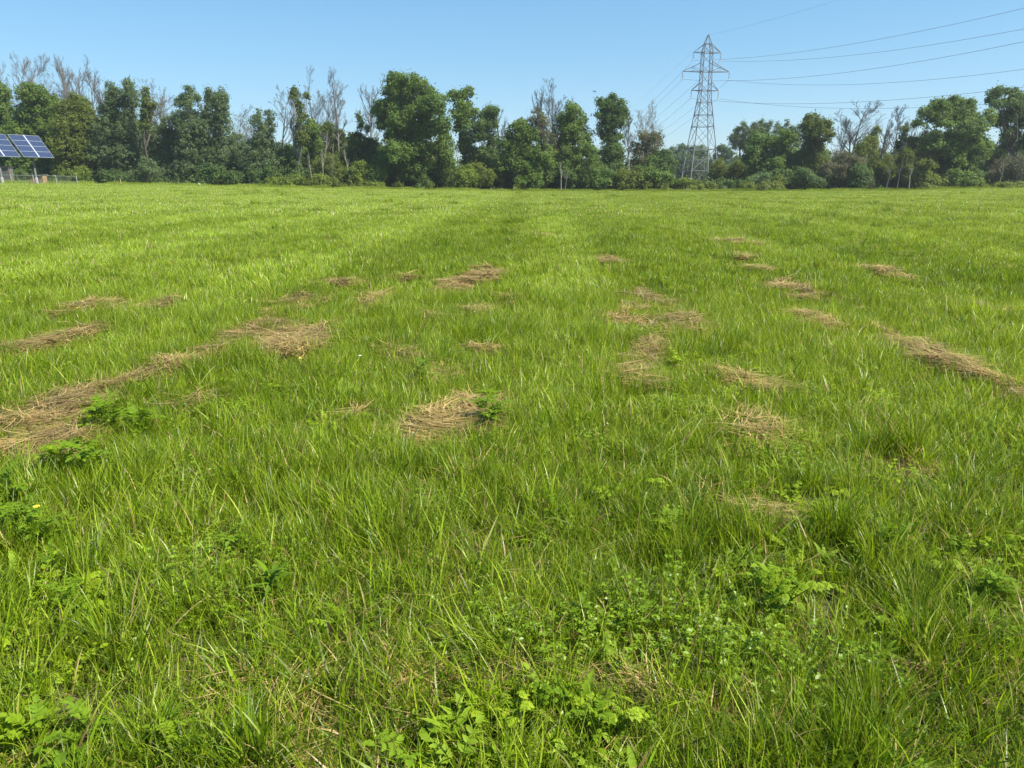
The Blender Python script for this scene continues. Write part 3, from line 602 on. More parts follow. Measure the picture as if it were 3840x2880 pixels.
# ------------------------------------------------------------------ bird
bd = MB(); bp_ = wp(2230, 343, 115)
bd.tube([[-.26, 0, .03], [-.15, 0, .02], [0, 0, 0], [.14, 0, -.02], [.24, 0, -.05]], [.02, .05, .075, .05, .015], 8)
for s in (-1, 1): bd.add([[.08, s * .04, 0], [-.06, s * .04, 0], [-.12, s * .30, .07], [.04, s * .24, .07], [-.14, s * .48, -.02]], [[0, 1, 2, 3], [3, 2, 4, 4]])
link("bird", bd.mesh("bird", M['bird']), loc=bp_, rot=(0, .2, .5), label="small dark bird flying in the sky left of the pylon", cat="bird")

# ------------------------------------------------------------------ solar arrays
hv = np.array([.93, -.37, 0]); hv /= np.linalg.norm(hv); wv = np.array([-hv[1], hv[0], 0])
TAU = R(50); uv = -hv * math.cos(TAU) + np.array([0, 0, math.sin(TAU)]); nv = np.cross(wv, uv)
if nv[2] < 0: nv = -nv
PW, PL = 4.1, 3.55
def solar(origin, label):
    """origin: lower left corner of the table, wv along the lower edge, uv up the slope"""
    c = origin + wv * PW / 2 + uv * PL / 2; g = float(gz(c[0], c[1])); base = np.array([c[0], c[1], g])
    root = link("solar_array", None, loc=base, label=label, cat="solar panel", group="solar arrays behind the field")
    Mx = np.stack([wv, uv, nv], 1); Rm = Matrix(Mx.tolist()).to_euler(); lc = c - base
    fr = MB()
    for s in (-1, 1): fr.box((0, s * (PL / 2 + .03), 0), (PW + .12, .07, .10)); fr.box((s * (PW / 2 + .03), 0, 0), (.07, PL, .10))
    for r_ in (-1, 0, 1): fr.box((0, r_ * PL / 4, .03), (PW, .075, .05))
    for s in (-1, 1): fr.box((s * PW / 4, 0, -.12), (.08, PL, .1))
    link("frame", fr.mesh("frame", M['alu']), root, lc, Rm)
    cr = MB(); cr.box((0, 0, .06), (.16, PL + .1, .05)); link("centre_rail", cr.mesh("centre_rail", M['rail']), root, lc, Rm)
    me = MB(); me.box((0, 0, 0), (PW / 2 - .12, PL / 4 - .08, .04)); me = me.mesh("module", M['pv'])
    for i_ in range(2):
        for j_ in range(4):
            p = lc + wv * (i_ - .5) * PW / 2 + uv * (j_ - 1.5) * PL / 4 + nv * .01
            link("module", me, root, p, Rm)
    po = MB(); po.tube([[0, 0, .9], lc - nv * .15], [.13, .11], 10); link("post", po.mesh("post", M['steel'], smooth=True), root)
    fo = MB(); fo.tube([[0, 0, -.2], [0, 0, .85], [0, 0, .92]], [.22, .18, .13], 12); link("footing", fo.mesh("footing", M['concrete'], smooth=True), root)
    return root
o1 = wp(90, 588, 100)
solar(o1, "solar panel array on a single post in front of the trees at left")
solar(o1 - wv * (PW + .55) - np.array([0, 0, .02]), "solar panel array cut off by the left edge of the picture")
# ------------------------------------------------------------------ fence, shed, stake, rock
FY = 107.0; fpx = [-90, -25, 45, 128, 213, 290]
fb = wp(45, 690, FY); fr0 = np.array([fb[0], FY, float(gz(fb[0], FY))])
fence = link("chain_link_fence", None, loc=fr0, label="low chain-link fence with pale posts behind the solar panels", cat="fence")
pts = []
for px in fpx:
    x = wp(px, 690, FY)[0]; g = float(gz(x, FY)); pts.append(np.array([x, FY, g]) - fr0)
for p in pts:
    pm = MB(); pm.tube([p + [0, 0, -.1], p + [0, 0, 1.22], p + [0, 0, 1.3]], [.06, .06, .03], 8); link("post", pm.mesh("post", M['post'], smooth=True), fence)
rl = MB(); [rl.tube([a + [0, 0, 1.15], b2 + [0, 0, 1.15]], .035, 6) for a, b2 in zip(pts[:-1], pts[1:])]; link("top_rail", rl.mesh("top_rail", M['post'], smooth=True), fence)
ms = MB()
for a, b2 in zip(pts[:-1], pts[1:]):
    d = b2 - a; nn = int(np.linalg.norm(d) / .14)
    for i_ in range(nn):
        for s in (1, -1):
            u0 = i_ / nn; u1 = min(1, max(0, u0 + s * 1.0 / np.linalg.norm(d)))
            p = a + d * u0 + [0, 0, .05]; q = a + d * u1 + [0, 0, .05 + abs(u1 - u0) * np.linalg.norm(d)]; ms.bar(p, q, .008)
link("wire_mesh", ms.mesh("wire_mesh", M['steel']), fence)
def hut(px0, px1, ytop, Y, label, mat, name, slats):
    a = wp(px0, 690, Y); b2 = wp(px1, 690, Y); cx = (a[0] + b2[0]) / 2; g = float(gz(cx, Y)); W = b2[0] - a[0]; H = wp(px0, ytop, Y)[2] - g
    root = link(name, None, loc=(cx, Y, g), label=label, cat="shed"); wl_ = MB(); n_ = slats
    for i_ in range(n_): wl_.box((-W / 2 + (i_ + .5) * W / n_, 0, H / 2), (W / n_ * .9, .05, H))
    wl_.box((0, .9, H / 2), (W, .05, H)); wl_.box((-W / 2 + .03, .45, H / 2), (.05, .85, H)); wl_.box((W / 2 - .03, .45, H / 2), (.05, .85, H)); link("wall", wl_.mesh("wall", M[mat]), root)
    rf = MB(); rf.box((0, .42, H + .06), (W + .25, 1.25, .10)); link("roof", rf.mesh("roof", M['roof_gap_dark']), root)
    return root, W, H
sh, W_, H_ = hut(116, 165, 656, 112, "low tan plank shed behind the fence next to the solar panel post", 'tan', "shed", 12)
gap_strip = MB(); gap_strip.box((W_ * .16, -.045, H_ / 2), (.14, .04, H_)); link("dark_gap", gap_strip.mesh("dark_gap", M['roof_gap_dark']), sh)  # dark strip set on the front in place of a shaded gap
hut(8, 42, 628, 120, "weathered grey slatted hut below the left solar panels", 'greywood', "hut", 9)
sx = wp(453, 690, 109)[0]; st = MB(); st.tube([[0, 0, -.2], [.02, 0, .55], [-.02, 0, .95]], [.05, .05, .045], 7)
link("wooden_stake", st.mesh("wooden_stake", M['stake']), loc=(sx, 109, float(gz(sx, 109))), label="lone wooden stake at the far field edge right of the fence", cat="stake")
rx_ = wp(747, 690, 116)[0]; me = bpy.data.meshes.new("rock"); import bmesh
bm = bmesh.new(); bmesh.ops.create_icosphere(bm, subdivisions=3, radius=.16)
for v in bm.verts: v.co = Vector((v.co.x * 1.2, v.co.y * .8, v.co.z * 1.2)) * (1 + .12 * math.sin(v.co.x * 9 + v.co.z * 7) * math.cos(v.co.y * 8))
bm.to_mesh(me); bm.free(); me.materials.append(M['rock'])
link("rock", me, loc=(rx_, 116, float(gz(rx_, 116)) + .3), label="pale rock in the shade under the twin-topped poplars", cat="rock")

# ------------------------------------------------------------------ grass blades
def ribbons(P, az, L, w, phi0, phi1, segs, rg, twist=0.0, side=None):
    """thin tapering blades: lean angle runs from phi0 at the root to phi0+phi1 at the tip"""
    n = len(P); t = np.linspace(0, 1, segs + 1)[None]
    ph = phi0[:, None] + phi1[:, None] * t ** 1.3; st = L[:, None] / segs
    hx = np.concatenate([np.zeros((n, 1)), np.cumsum(np.sin(ph[:, :-1]) * st, 1)], 1); vz = np.concatenate([np.zeros((n, 1)), np.cumsum(np.cos(ph[:, :-1]) * st, 1)], 1)
    a2 = az[:, None] + (rg.normal(0, .25, n) if side is None else side)[:, None] * t
    cx = P[:, 0:1] + np.cos(a2) * hx; cy = P[:, 1:2] + np.sin(a2) * hx; cz = P[:, 2:3] + vz
    C = np.stack([cx, cy, cz], -1)
    wa = az[:, None] + math.pi / 2 + rg.normal(0, .5, n)[:, None] + twist * t
    Wd = np.stack([np.cos(wa), np.sin(wa), np.zeros_like(wa) + .0], -1)
    wid = (w[:, None] * np.minimum(1, (1 - t) * 1.9 + .05) * np.where(t < .12, .75, 1))[..., None]
    V = np.stack([C - Wd * wid * .5, C + Wd * wid * .5], 2)      # n, segs+1, 2, 3
    V = V.reshape(-1, 3); k = segs + 1
    b0 = (np.arange(n) * k * 2)[:, None] + (np.arange(segs) * 2)[None]
    Fc = np.stack([b0, b0 + 1, b0 + 3, b0 + 2], -1).reshape(-1, 4)
    return V, Fc, k * 2
GREENS = np.array([[.185, .285, .008], [.235, .340, .012], [.130, .220, .008], [.285, .375, .02], [.205, .295, .01], [.33, .40, .06], [.145, .245, .022]])
STRAW = np.array([[.68, .44, .20], [.54, .345, .155], [.80, .57, .30], [.36, .22, .10], [.60, .43, .22]])
def gcols(n, rg, dry=.05, bias=None):
    p = np.array([.22, .25, .16, .15, .1, .05, .07]) if bias is None else bias
    c = GREENS[rg.choice(len(GREENS), n, p=p)] * rg.choice([.55, .8, 1.0, 1.15, 1.45], (n, 1), p=[.2, .2, .25, .2, .15]) * rg.uniform(.9, 1.1, (n, 1))
    d = rg.random(n) < dry; c[d] = STRAW[rg.integers(0, len(STRAW), d.sum())] * rg.uniform(.8, 1.1, (d.sum(), 1))
    return c
proto_col = bpy.data.collections.new("grass_kinds")
protos = []
def proto(V, Fc, cols, mat):
    o = bpy.data.objects.new("kind_%03d" % len(protos), mesh_np("grass_kind", V, Fc, mat, cols=cols, smooth=True)); proto_col.objects.link(o); protos.append(o)
    return len(protos) - 1
def blade_patch(n, rad, Lr, wr, segs, seed, dry=.05, lean=(.05, .5), curl=(.2, 1.1), bias=None, mat='grass', centre=False, common=None):
    rg = np.random.default_rng(seed); r = rad * np.sqrt(rg.random(n)); a = rg.uniform(0, 2 * math.pi, n)
    P = np.stack([r * np.cos(a), r * np.sin(a), np.full(n, -.01)], 1)
    az = a + rg.normal(0, .8, n) if centre else rg.uniform(0, 2 * math.pi, n)
    if common is not None: az = np.where(rg.random(n) < .5, common + rg.normal(0, .6, n), az)
    L = rg.uniform(*Lr, n) * rg.choice([1, 1, 1.25, .7], n); w = rg.uniform(*wr, n)
    V, Fc, k = ribbons(P, az, L, w, rg.uniform(*lean, n), rg.uniform(*curl, n), segs, rg, twist=.6)
    return V, Fc, np.repeat(gcols(n, rg, dry, bias), k, 0)
def leafbits(n, rad, hr, sz, seed, col=(.21, .33, .02)):
    """low creeping plants: small leaves in whorls along short stems"""
    rg = np.random.default_rng(seed); st = max(1, n // 14); C, N = [], []
    for s in range(st):
        r = rad * math.sqrt(rg.random()); a = rg.uniform(0, 6.28); b0 = np.array([r * math.cos(a), r * math.sin(a), 0]); h = rg.uniform(*hr)
        ln = rg.normal(size=2) * .35
        for wv_ in range(3):
            z = h * (.45 + .28 * wv_); c = b0 + [ln[0] * z, ln[1] * z, z]; ph = rg.uniform(0, 6.28)
            for q in range(5):
                al = ph + q * 1.2566; C.append(c + np.array([math.cos(al), math.sin(al), .15]) * sz * .55); N.append([math.cos(al) * -.4, math.sin(al) * -.4, 1])
    C = np.array(C); N = np.array(N) + rg.normal(size=C.shape) * .3
    V, Fc = cards(C, N, sz * rg.uniform(.7, 1.3, len(C)), .55, rg)
    return V, Fc, np.repeat(np.array(col) * rg.uniform(.7, 1.3, (len(C), 1)) , 4, 0)
def merge(*parts):
    Vs, Fs, Cs, o = [], [], [], 0
    for V, Fc, c in parts: Vs.append(V); Fs.append(Fc + o); Cs.append(c); o += len(V)
    return np.concatenate(Vs), np.concatenate(Fs), np.concatenate(Cs)
K = {}
K['near'] = [proto(*merge(blade_patch(330, .17, (.06, .15), (.0022, .0044), 5, 100 + i_, dry=.03, lean=(.02, .85)), blade_patch(26, .17, (.12, .21), (.004, .0075), 6, 140 + i_, dry=.06, lean=(.15, 1.1), bias=[.1, .2, .05, .25, .1, .25, .05]), leafbits(60, .15, (.03, .08), .012, 150 + i_)), M['grass']) for i_ in range(7)]
K['nearlong'] = [proto(*blade_patch(260, .16, (.09, .22), (.0028, .0055), 6, 110 + i_, dry=.02, lean=(.05, .45), curl=(.2, 1.2), common=i_ * 1.3), M['grass']) for i_ in range(5)]
K['tuft'] = [proto(*blade_patch(110, .07, (.14, .27), (.0032, .0065), 8, 120 + i_, dry=.04, lean=(.02, .45), curl=(.2, 1.5), centre=True, bias=[.2, .1, .3, .08, .1, .1, .12]), M['grass']) for i_ in range(5)]
K['leafy'] = [proto(*merge(leafbits(420, .15, (.04, .12), .016, 160 + i_), blade_patch(90, .16, (.06, .17), (.002, .004), 5, 170 + i_, dry=.15)), M['grass']) for i_ in range(4)]
K['thin'] = [proto(*merge(blade_patch(90, .16, (.05, .16), (.002, .004), 5, 180 + i_, dry=.12), blade_patch(150, .16, (.06, .2), (.0015, .003), 4, 190 + i_, dry=1, lean=(1.35, 1.55), curl=(0, .25))), M['grass']) for i_ in range(4)]
K['mid'] = [proto(*blade_patch(620, .30, (.06, .15), (.0045, .009), 4, 200 + i_, dry=.03, lean=(.05, .8)), M['grass']) for i_ in range(6)]
K['midlong'] = [proto(*blade_patch(420, .28, (.10, .21), (.006, .010), 5, 210 + i_, dry=.04, curl=(.3, 1.3), common=i_ * 1.5), M['grass']) for i_ in range(4)]
K['far'] = [proto(*blade_patch(1500, 1.3, (.09, .18), (.014, .026), 3, 220 + i_, dry=.05), M['grass']) for i_ in range(6)]

def scatter_object(name, pts, rot, scl, idx, tone, label, cat="grass"):
    me = bpy.data.meshes.new(name); pts = np.asarray(pts, np.float32); n = len(pts)
    me.vertices.add(n); me.vertices.foreach_set("co", pts.ravel())
    for nm_, ty_, arr, key in (("rot", 'FLOAT_VECTOR', rot, "vector"), ("scl", 'FLOAT_VECTOR', scl, "vector"), ("tone", 'FLOAT', tone, "value"), ("idx", 'INT', idx, "value")):
        at = me.attributes.new(nm_, ty_, 'POINT'); at.data.foreach_set(key, np.asarray(arr, np.int32 if ty_ == 'INT' else np.float32).ravel())
    o = link(name, me, label=label, cat=cat, kind="stuff")
    ng = bpy.data.node_groups.get("scatter_kinds")
    if ng is None:
        ng = bpy.data.node_groups.new("scatter_kinds", 'GeometryNodeTree')
        ng.interface.new_socket("Geometry", in_out='INPUT', socket_type='NodeSocketGeometry'); ng.interface.new_socket("Geometry", in_out='OUTPUT', socket_type='NodeSocketGeometry')
        N_ = ng.nodes; gi = N_.new("NodeGroupInput"); go = N_.new("NodeGroupOutput"); ip = N_.new("GeometryNodeInstanceOnPoints"); ci = N_.new("GeometryNodeCollectionInfo")
        ci.inputs["Collection"].default_value = proto_col; ci.inputs["Separate Children"].default_value = True; ci.inputs["Reset Children"].default_value = True
        def na(nm__, dt):
            a = N_.new("GeometryNodeInputNamedAttribute"); a.data_type = dt; a.inputs["Name"].default_value = nm__; return a
        ai, ar, as_ = na("idx", 'INT'), na("rot", 'FLOAT_VECTOR'), na("scl", 'FLOAT_VECTOR')
        e2r = N_.new("FunctionNodeEulerToRotation")
        L_ = ng.links; L_.new(gi.outputs[0], ip.inputs["Points"]); L_.new(ci.outputs[0], ip.inputs["Instance"]); ip.inputs["Pick Instance"].default_value = True
        L_.new(ai.outputs[0], ip.inputs["Instance Index"]); L_.new(ar.outputs[0], e2r.inputs[0]); L_.new(e2r.outputs[0], ip.inputs["Rotation"]); L_.new(as_.outputs[0], ip.inputs["Scale"])
        L_.new(ip.outputs[0], go.inputs[0])
    md = o.modifiers.new("scatter", 'NODES'); md.node_group = ng
    return o

# ------------------------------------------------------------------ hay lying in mown rows (places in photograph view units / 1.736)
HAY = [(200, 665, 55, 12), (290, 672, 28, 9), (370, 655, 40, 9, .25), (105, 738, 60, 16, .2), (425, 773, 80, 16, .28), (600, 725, 70, 22, -.1), (650, 655, 36, 16), (812, 650, 26, 18), (620, 755, 60, 14),
       (60, 905, 62, 30), (150, 850, 50, 14, .35), (250, 820, 50, 7, .3), (80, 955, 105, 22, .08), (25, 1010, 40, 16), (1012, 608, 50, 14, .25), (1165, 512, 17, 11), (868, 765, 40, 9, -.3), (955, 805, 27, 16), (1045, 752, 25, 9),
       (1035, 675, 34, 11), (935, 692, 17, 7), (1000, 902, 78, 30, .25), (885, 945, 35, 18), (1320, 565, 17, 8), (1402, 642, 40, 13, -.25), (1348, 676, 36, 10, .3), (1467, 710, 56, 28), (1412, 752, 34, 12, .4), (1378, 812, 26, 16),
       (1602, 815, 55, 15, -.25), (1640, 930, 58, 24), (1590, 1068, 85, 18, -.3), (1730, 632, 42, 18), (1758, 690, 30, 16), (1592, 525, 28, 10), (1640, 580, 24, 5), (1600, 556, 18, 6), (1915, 588, 24, 9), (1890, 705, 36, 8, -.2),
       (1985, 752, 55, 14, -.55), (2085, 800, 80, 10, -.35), (2195, 842, 55, 15, -.35), (2120, 665, 20, 13), (2190, 682, 15, 9), (400, 868, 25, 12), (775, 880, 24, 10), (1100, 645, 20, 5), (735, 615, 38, 4), (870, 602, 20, 5)]
THIN = [(1180, 1440, 130, 26), (1000, 1470, 110, 20), (60, 1605, 70, 22), (560, 1640, 70, 18), (1650, 1515, 60, 20), (1860, 1545, 80, 26), (1400, 1460, 80, 18), (60, 1130, 60, 20), (640, 1475, 80, 16), (1960, 1440, 60, 14), (900, 1440, 60, 16)]
def ell(h):
    px, py, rx, ry = [v * 1.736 for v in h[:4]]; rx *= 1.2; ry *= 1.45; x, y = ground_at(px, py); x1, y1 = ground_at(px, py + ry); x0_, y0_ = ground_at(px, py - ry)
    return x, (y0_ + y1) / 2, rx / F * math.hypot(y, EYE), min((y0_ - y1) / 2, 1.2)
def expand(h):
    px, py, rx, ry = h[:4]; sl_ = h[4] if len(h) > 4 else 0.0
    if sl_ == 0.0: return [ell(h)]
    n_ = max(3, int(rx / max(ry, 8) * .9)); out = []
    for i_ in range(n_):
        d = (i_ / (n_ - 1) * 2 - 1) * .8 * rx; out.append(ell((px + d, py - sl_ * d, rx * 1.5 / n_, ry * (1.1 - .25 * abs(d) / rx))))
    return out
HX = [expand(h) for h in HAY]; HE = np.array([e for hx in HX for e in hx]); TE = np.array([ell(h) for h in THIN])
def inside(x, y, E, grow=1.0):
    d = ((x[:, None] - E[None, :, 0]) / (E[None, :, 2] * grow)) ** 2 + ((y[:, None] - E[None, :, 1]) / (E[None, :, 3] * grow)) ** 2
    return d.min(1)
def vnoise(x, y, s, seed):
    r2 = np.random.default_rng(seed); T = r2.random((64, 64)); fx, fy = x / s, y / s; ix, iy = np.floor(fx).astype(int), np.floor(fy).astype(int); tx, ty = fx - ix, fy - iy
    tx = tx * tx * (3 - 2 * tx); ty = ty * ty * (3 - 2 * ty); g = lambda a, b_: T[a % 64, b_ % 64]
    return (g(ix, iy) * (1 - tx) + g(ix + 1, iy) * tx) * (1 - ty) + (g(ix, iy + 1) * (1 - tx) + g(ix + 1, iy + 1) * tx) * ty
def ragged(x, y, d):
    """ragged outline: distance in the ellipse plus noise"""
    return d + 1.25 * (vnoise(x, y, .24, 31) - .5) + .9 * (vnoise(x, y, .10, 32) - .5) + .14
def straw_patch(E, rg, dens=1500, hump=.05):
    """flattened straw strands, combed in locally coherent directions, over a low ragged mat"""
    x, y, a, b2 = E; area = math.pi * a * b2
    n = int(np.clip(dens * area * 2.2, 300, 5200)); w0 = max(.0034, y * .00095)
    px, py = rg.uniform(-1.45, 1.45, n) * a, rg.uniform(-1.45, 1.45, n) * b2
    d = np.sqrt((px / a) ** 2 + (py / b2) ** 2); r = ragged(x + px, y + py, d); keep = r < rg.uniform(.75, 1.1, n); px, py, r = px[keep], py[keep], r[keep]; n = len(px)
    hz = hump * np.clip(1.1 - r, 0, 1) ** .6 + rg.uniform(0, .035, n) + .065 * vnoise(x + px, y + py, .15, 33) - .015
    z = gz(x + px, y + py) - gz(x, y) + hz
    az = 5.5 * (vnoise(x + px, y + py, .35, 34) - .5) + rg.normal(0, .38, n) + math.pi * rg.integers(0, 2, n)
    L = rg.uniform(.12, .34, n) * min(1.3, .8 + y * .03); V, Fc, k = ribbons(np.stack([px, py, z], 1), az, L, rg.uniform(.7, 1.5, n) * w0, rg.uniform(1.42, 1.62, n), rg.uniform(-.15, .25, n), 4, rg, side=rg.normal(0, .6, n))
    V[:, 2] = np.maximum(V[:, 2], gz(x + V[:, 0], y + V[:, 1]) - gz(x, y) + .008)
    c = STRAW[rg.integers(0, len(STRAW), n)] * rg.uniform(.75, 1.15, (n, 1)) * (.45 + .85 * vnoise(x + px, y + py, .16, 35))[:, None]
    g_ = rg.random(n) < .06; c[g_] = GREENS[4]
    return V, Fc, np.repeat(c, k, 0)
def hump_base(E, rg, hump=.05):
    """matted old hay under the loose strands, following the same ragged outline"""
    x, y, a, b2 = E; m_ = 26; gx, gy = np.meshgrid(np.linspace(-1.3, 1.3, m_) * a, np.linspace(-1.3, 1.3, m_) * b2); px, py = gx.ravel(), gy.ravel()
    r = ragged(x + px, y + py, np.sqrt((px / a) ** 2 + (py / b2) ** 2)); z = gz(x + px, y + py) - gz(x, y) + hump * .8 * np.clip(1.0 - r, 0, 1) ** .6 - .03 * (r > .85) + rg.normal(0, .004, len(px))
    i_ = np.arange(m_ - 1)[:, None]; j_ = np.arange(m_ - 1)[None]; Fc = np.stack([i_ * m_ + j_, i_ * m_ + j_ + 1, (i_ + 1) * m_ + j_ + 1, (i_ + 1) * m_ + j_], -1).reshape(-1, 4)
    Fc = Fc[(r[Fc] < 1.0).all(1)]; V = np.stack([px, py, z], 1); return V, Fc, np.tile(np.array([.36, .24, .11]), (len(V), 1)) * rg.uniform(.7, 1.1, (len(V), 1))
HL = {0: "long flat streak of dry hay, farthest left of all", 3: "brown hay clump near the left edge below the long flat streak", 4: "long band of pale hay running diagonally at left, nearer than the wide mat", 5: "wide bright hay mat at the top of the diagonal left row",
      6: "small heap of hay just behind the wide bright mat", 7: "small round hay clump alone right of the heap behind the bright mat", 9: "dark brown hay mat at the left edge with leafy weeds to its right", 12: "pale hay spread at the left edge just behind the near weeds",
      14: "dark brown distant hay patch in the centre row", 21: "large hay mound in the centre with a leafy weed on its right side", 17: "small brown hay clump behind the large centre mound",
      24: "narrow hay streak behind the biggest tangled mound right of centre", 26: "biggest tangled hay mound right of centre", 27: "hay tail lying just before the biggest tangled mound", 29: "feathery hay clump between the tangled mound and the nearest brown one",
      30: "nearest large rusty-brown hay patch at right of centre", 32: "square pale hay heap on the right, farther away", 33: "round nest-like hay heap in front of the square pale heap", 39: "pale hay heap at the upper end of the right-hand diagonal row",
      40: "long thin hay ribbon in the right-hand diagonal row", 41: "brown hay mass at the right edge", 42: "small grey hay tuft near the right edge, far back", 15: "farthest small pale hay spot in the centre"}
rest = []
for k, hx in enumerate(HX):
    rg = np.random.default_rng(500 + k); E = hx[len(hx) // 2]; ps = []
    for e in hx:
        hump = .06 + .035 * min(1, e[2] / .45)
        for V, Fc, c in (straw_patch(e, rg, 2600 if e[1] < 7 else 1900, hump), hump_base(e, rg, hump)):
            if len(Fc): ps.append((V + np.array([e[0] - E[0], e[1] - E[1], float(gz(e[0], e[1]) - gz(E[0], E[1]))]), Fc, c))
    V, Fc, c = merge(*ps)
    if k in HL:
        link("hay_clump", mesh_np("hay_clump", V, Fc, M['straw'], cols=c), loc=(E[0], E[1], float(gz(E[0], E[1]))), label=HL[k], cat="hay", group="clumps of dry hay lying in the mown rows")
    else:
        V = V + np.array([E[0], E[1], float(gz(E[0], E[1]))]); rest.append((V, Fc, c))
for k, E in enumerate(TE):
    rg = np.random.default_rng(600 + k); V, Fc, c = straw_patch(E, rg, 700, .0); rest.append((V + np.array([E[0], E[1], float(gz(E[0], E[1]))]), Fc, c))
# loose straw everywhere, thicker along the rows
rg = np.random.default_rng(640); n = 16000
yy = 1.5 + 24 * rg.random(n) ** 1.5; xx = rg.uniform(-.8, .8, n) * (yy + .6); u = xx - yy * .035
rowd = np.min(np.abs(u[:, None] - np.array([-7.9, -5.5, -3.1, -.55, 1.75, 4.2, 6.6])[None]), 1)
kp = rg.random(n) < .25 + .75 * np.exp(-(rowd / .35) ** 2); xx, yy = xx[kp], yy[kp]; n = len(xx)
V, Fc, k_ = ribbons(np.stack([xx, yy, gz(xx, yy) + rg.uniform(.01, .07, n)], 1), rg.uniform(0, 6.28, n), rg.uniform(.06, .25, n), np.maximum(.002, yy * .0006), rg.uniform(1.35, 1.55, n), rg.uniform(-.1, .3, n), 4, rg)
c = np.repeat(STRAW[rg.integers(0, 5, n)] * rg.uniform(.7, 1.1, (n, 1)), k_, 0); rest.append((V, Fc, c))
V, Fc, c = merge(*rest)
link("dry_thatch", mesh_np("dry_thatch", V, Fc, M['straw'], cols=c), label="loose dry straw and thatch scattered among the grass", cat="straw", kind="stuff")

# ------------------------------------------------------------------ scatter the grass
rg = np.random.default_rng(77)
def grid(y0, y1, step, half=.80, pad=2.6):
    Y_ = np.arange(y0, y1, step); out = []
    for y in Y_:
        x = np.arange(-(half * y + pad), half * y + pad, step); out.append(np.stack([x, np.full_like(x, y)], 1))
    P_ = np.concatenate(out); return P_ + rg.uniform(-.5, .5, P_.shape) * step
def tone(x, y):
    u = x - y * .035; t = .5 + .22 * (vnoise(x, y, 1.7, 1) - .5) + .25 * (vnoise(x, y, 6, 2) - .5)
    rows = np.array([-7.9, -5.5, -3.1, -.55, 1.75, 4.2, 6.6, 9.0]); d = np.min(np.abs(u[:, None] - rows[None]), 1)
    t = t - .22 * np.exp(-(d / .55) ** 2) * np.clip((y - 4) / 6, 0, 1) * np.exp(-np.maximum(y - 22, 0) / 25)
    t = t + .16 * np.clip((-u - 2.5) / 3, 0, 1) * np.clip((y - 8) / 6, 0, 1) + .10 * np.clip((y - 30) / 40, 0, 1) - .08 * np.clip((u - 2) / 6, 0, 1) * np.clip((y - 8) / 8, 0, 1)
    bw = np.sin(2 * math.pi * (u + .6 + .5 * vnoise(x, y, 5, 3)) / 4.8); t = t + .13 * np.tanh(bw * 2.5) * np.clip((y - 5) / 6, 0, 1) * np.exp(-np.maximum(y - 40, 0) / 60)
    t = t + .20 * np.clip((y - 7) / 25, 0, 1) - .14 * np.clip((7 - y) / 5, 0, 1)
    return t
A, Rt, Sc, Ix, To = [], [], [], [], []
def put(P_, kinds, smin, smax, tilt=.16, zs=(.65, 1.35), dt=0.0):
    n_ = len(P_)
    if not n_: return
    z = gz(P_[:, 0], P_[:, 1]); A.append(np.stack([P_[:, 0], P_[:, 1], z], 1)); s = rg.uniform(smin, smax, n_)
    Rt.append(np.stack([rg.normal(0, tilt, n_), rg.normal(0, tilt, n_), rg.uniform(0, 6.283, n_)], 1)); Sc.append(np.stack([s, s, s * rg.uniform(*zs, n_)], 1))
    Ix.append(np.array(kinds)[rg.integers(0, len(kinds), n_)]); To.append(tone(P_[:, 0], P_[:, 1]) + dt + rg.normal(0, .09, n_))
P_ = grid(.6, 10.5, .19)
hay = inside(P_[:, 0], P_[:, 1], HE); thn = inside(P_[:, 0], P_[:, 1], TE)
q = vnoise(P_[:, 0], P_[:, 1], .8, 5); q2 = vnoise(P_[:, 0], P_[:, 1], .55, 6); foot = np.clip((4.2 - P_[:, 1]) / 2, 0, 1)
rgd = ragged(P_[:, 0], P_[:, 1], np.sqrt(hay)); inh = rgd < .9; inth = (thn + q2 * .8 < 1.1) | ((q2 < .12) & (foot > 0)); free = ~inh
sel = free & ~inth; lng = sel & (q > .58); lf = sel & ~lng & (q2 > .84 - .05 * foot); nm_ = sel & ~lng & ~lf
put(P_[nm_], K['near'], .85, 1.25); put(P_[lng], K['nearlong'], .8, 1.15); put(P_[lng & (rg.random(len(P_)) < .4)], K['near'], .8, 1.1); put(P_[lf], K['leafy'], .85, 1.2, dt=.05); put(P_[lf], K['near'], .9, 1.15); put(P_[inth & free], K['thin'], .9, 1.2); put(P_[inth & free & (rg.random(len(P_)) < .5)], K['near'], .7, 1.0)
put(P_[inh & (rg.random(len(P_)) < .3)], K['thin'], .7, 1.0); put(P_[inh & (rg.random(len(P_)) < .32)], K['near'], .5, .85)
# coarse tall tufts, clustered
tq = vnoise(P_[:, 0], P_[:, 1], 1.3, 8); tsel = free & (rg.random(len(P_)) < np.clip((tq - .6) * 1.5, .006, .6) * .28); put(P_[tsel], K['tuft'], .6, 1.0, dt=-.06)
for (vx, vy, rad_, cnt) in [(1850, 1130, .22, 9), (1930, 1050, .3, 10), (2050, 1110, .3, 10), (1420, 1080, .22, 8), (1480, 1180, .2, 6), (700, 1080, .25, 7), (300, 1250, .2, 6), (1950, 1480, .12, 5), (1700, 1560, .12, 6), (2150, 1350, .2, 8), (2020, 1330, .15, 5),
                            (930, 1010, .25, 7), (560, 1000, .25, 6), (60, 790, .5, 9), (1560, 800, .3, 6), (480, 1620, .08, 4), (1830, 1640, .1, 5), (220, 1640, .07, 3), (1150, 560, .8, 9), (30, 1580, .08, 4)]:
    gx, gy = ground_at(vx * 1.736, vy * 1.736); put(np.stack([gx + rg.normal(0, rad_, cnt), gy + rg.normal(0, rad_, cnt)], 1), K['tuft'], .65, 1.05, dt=-.05)
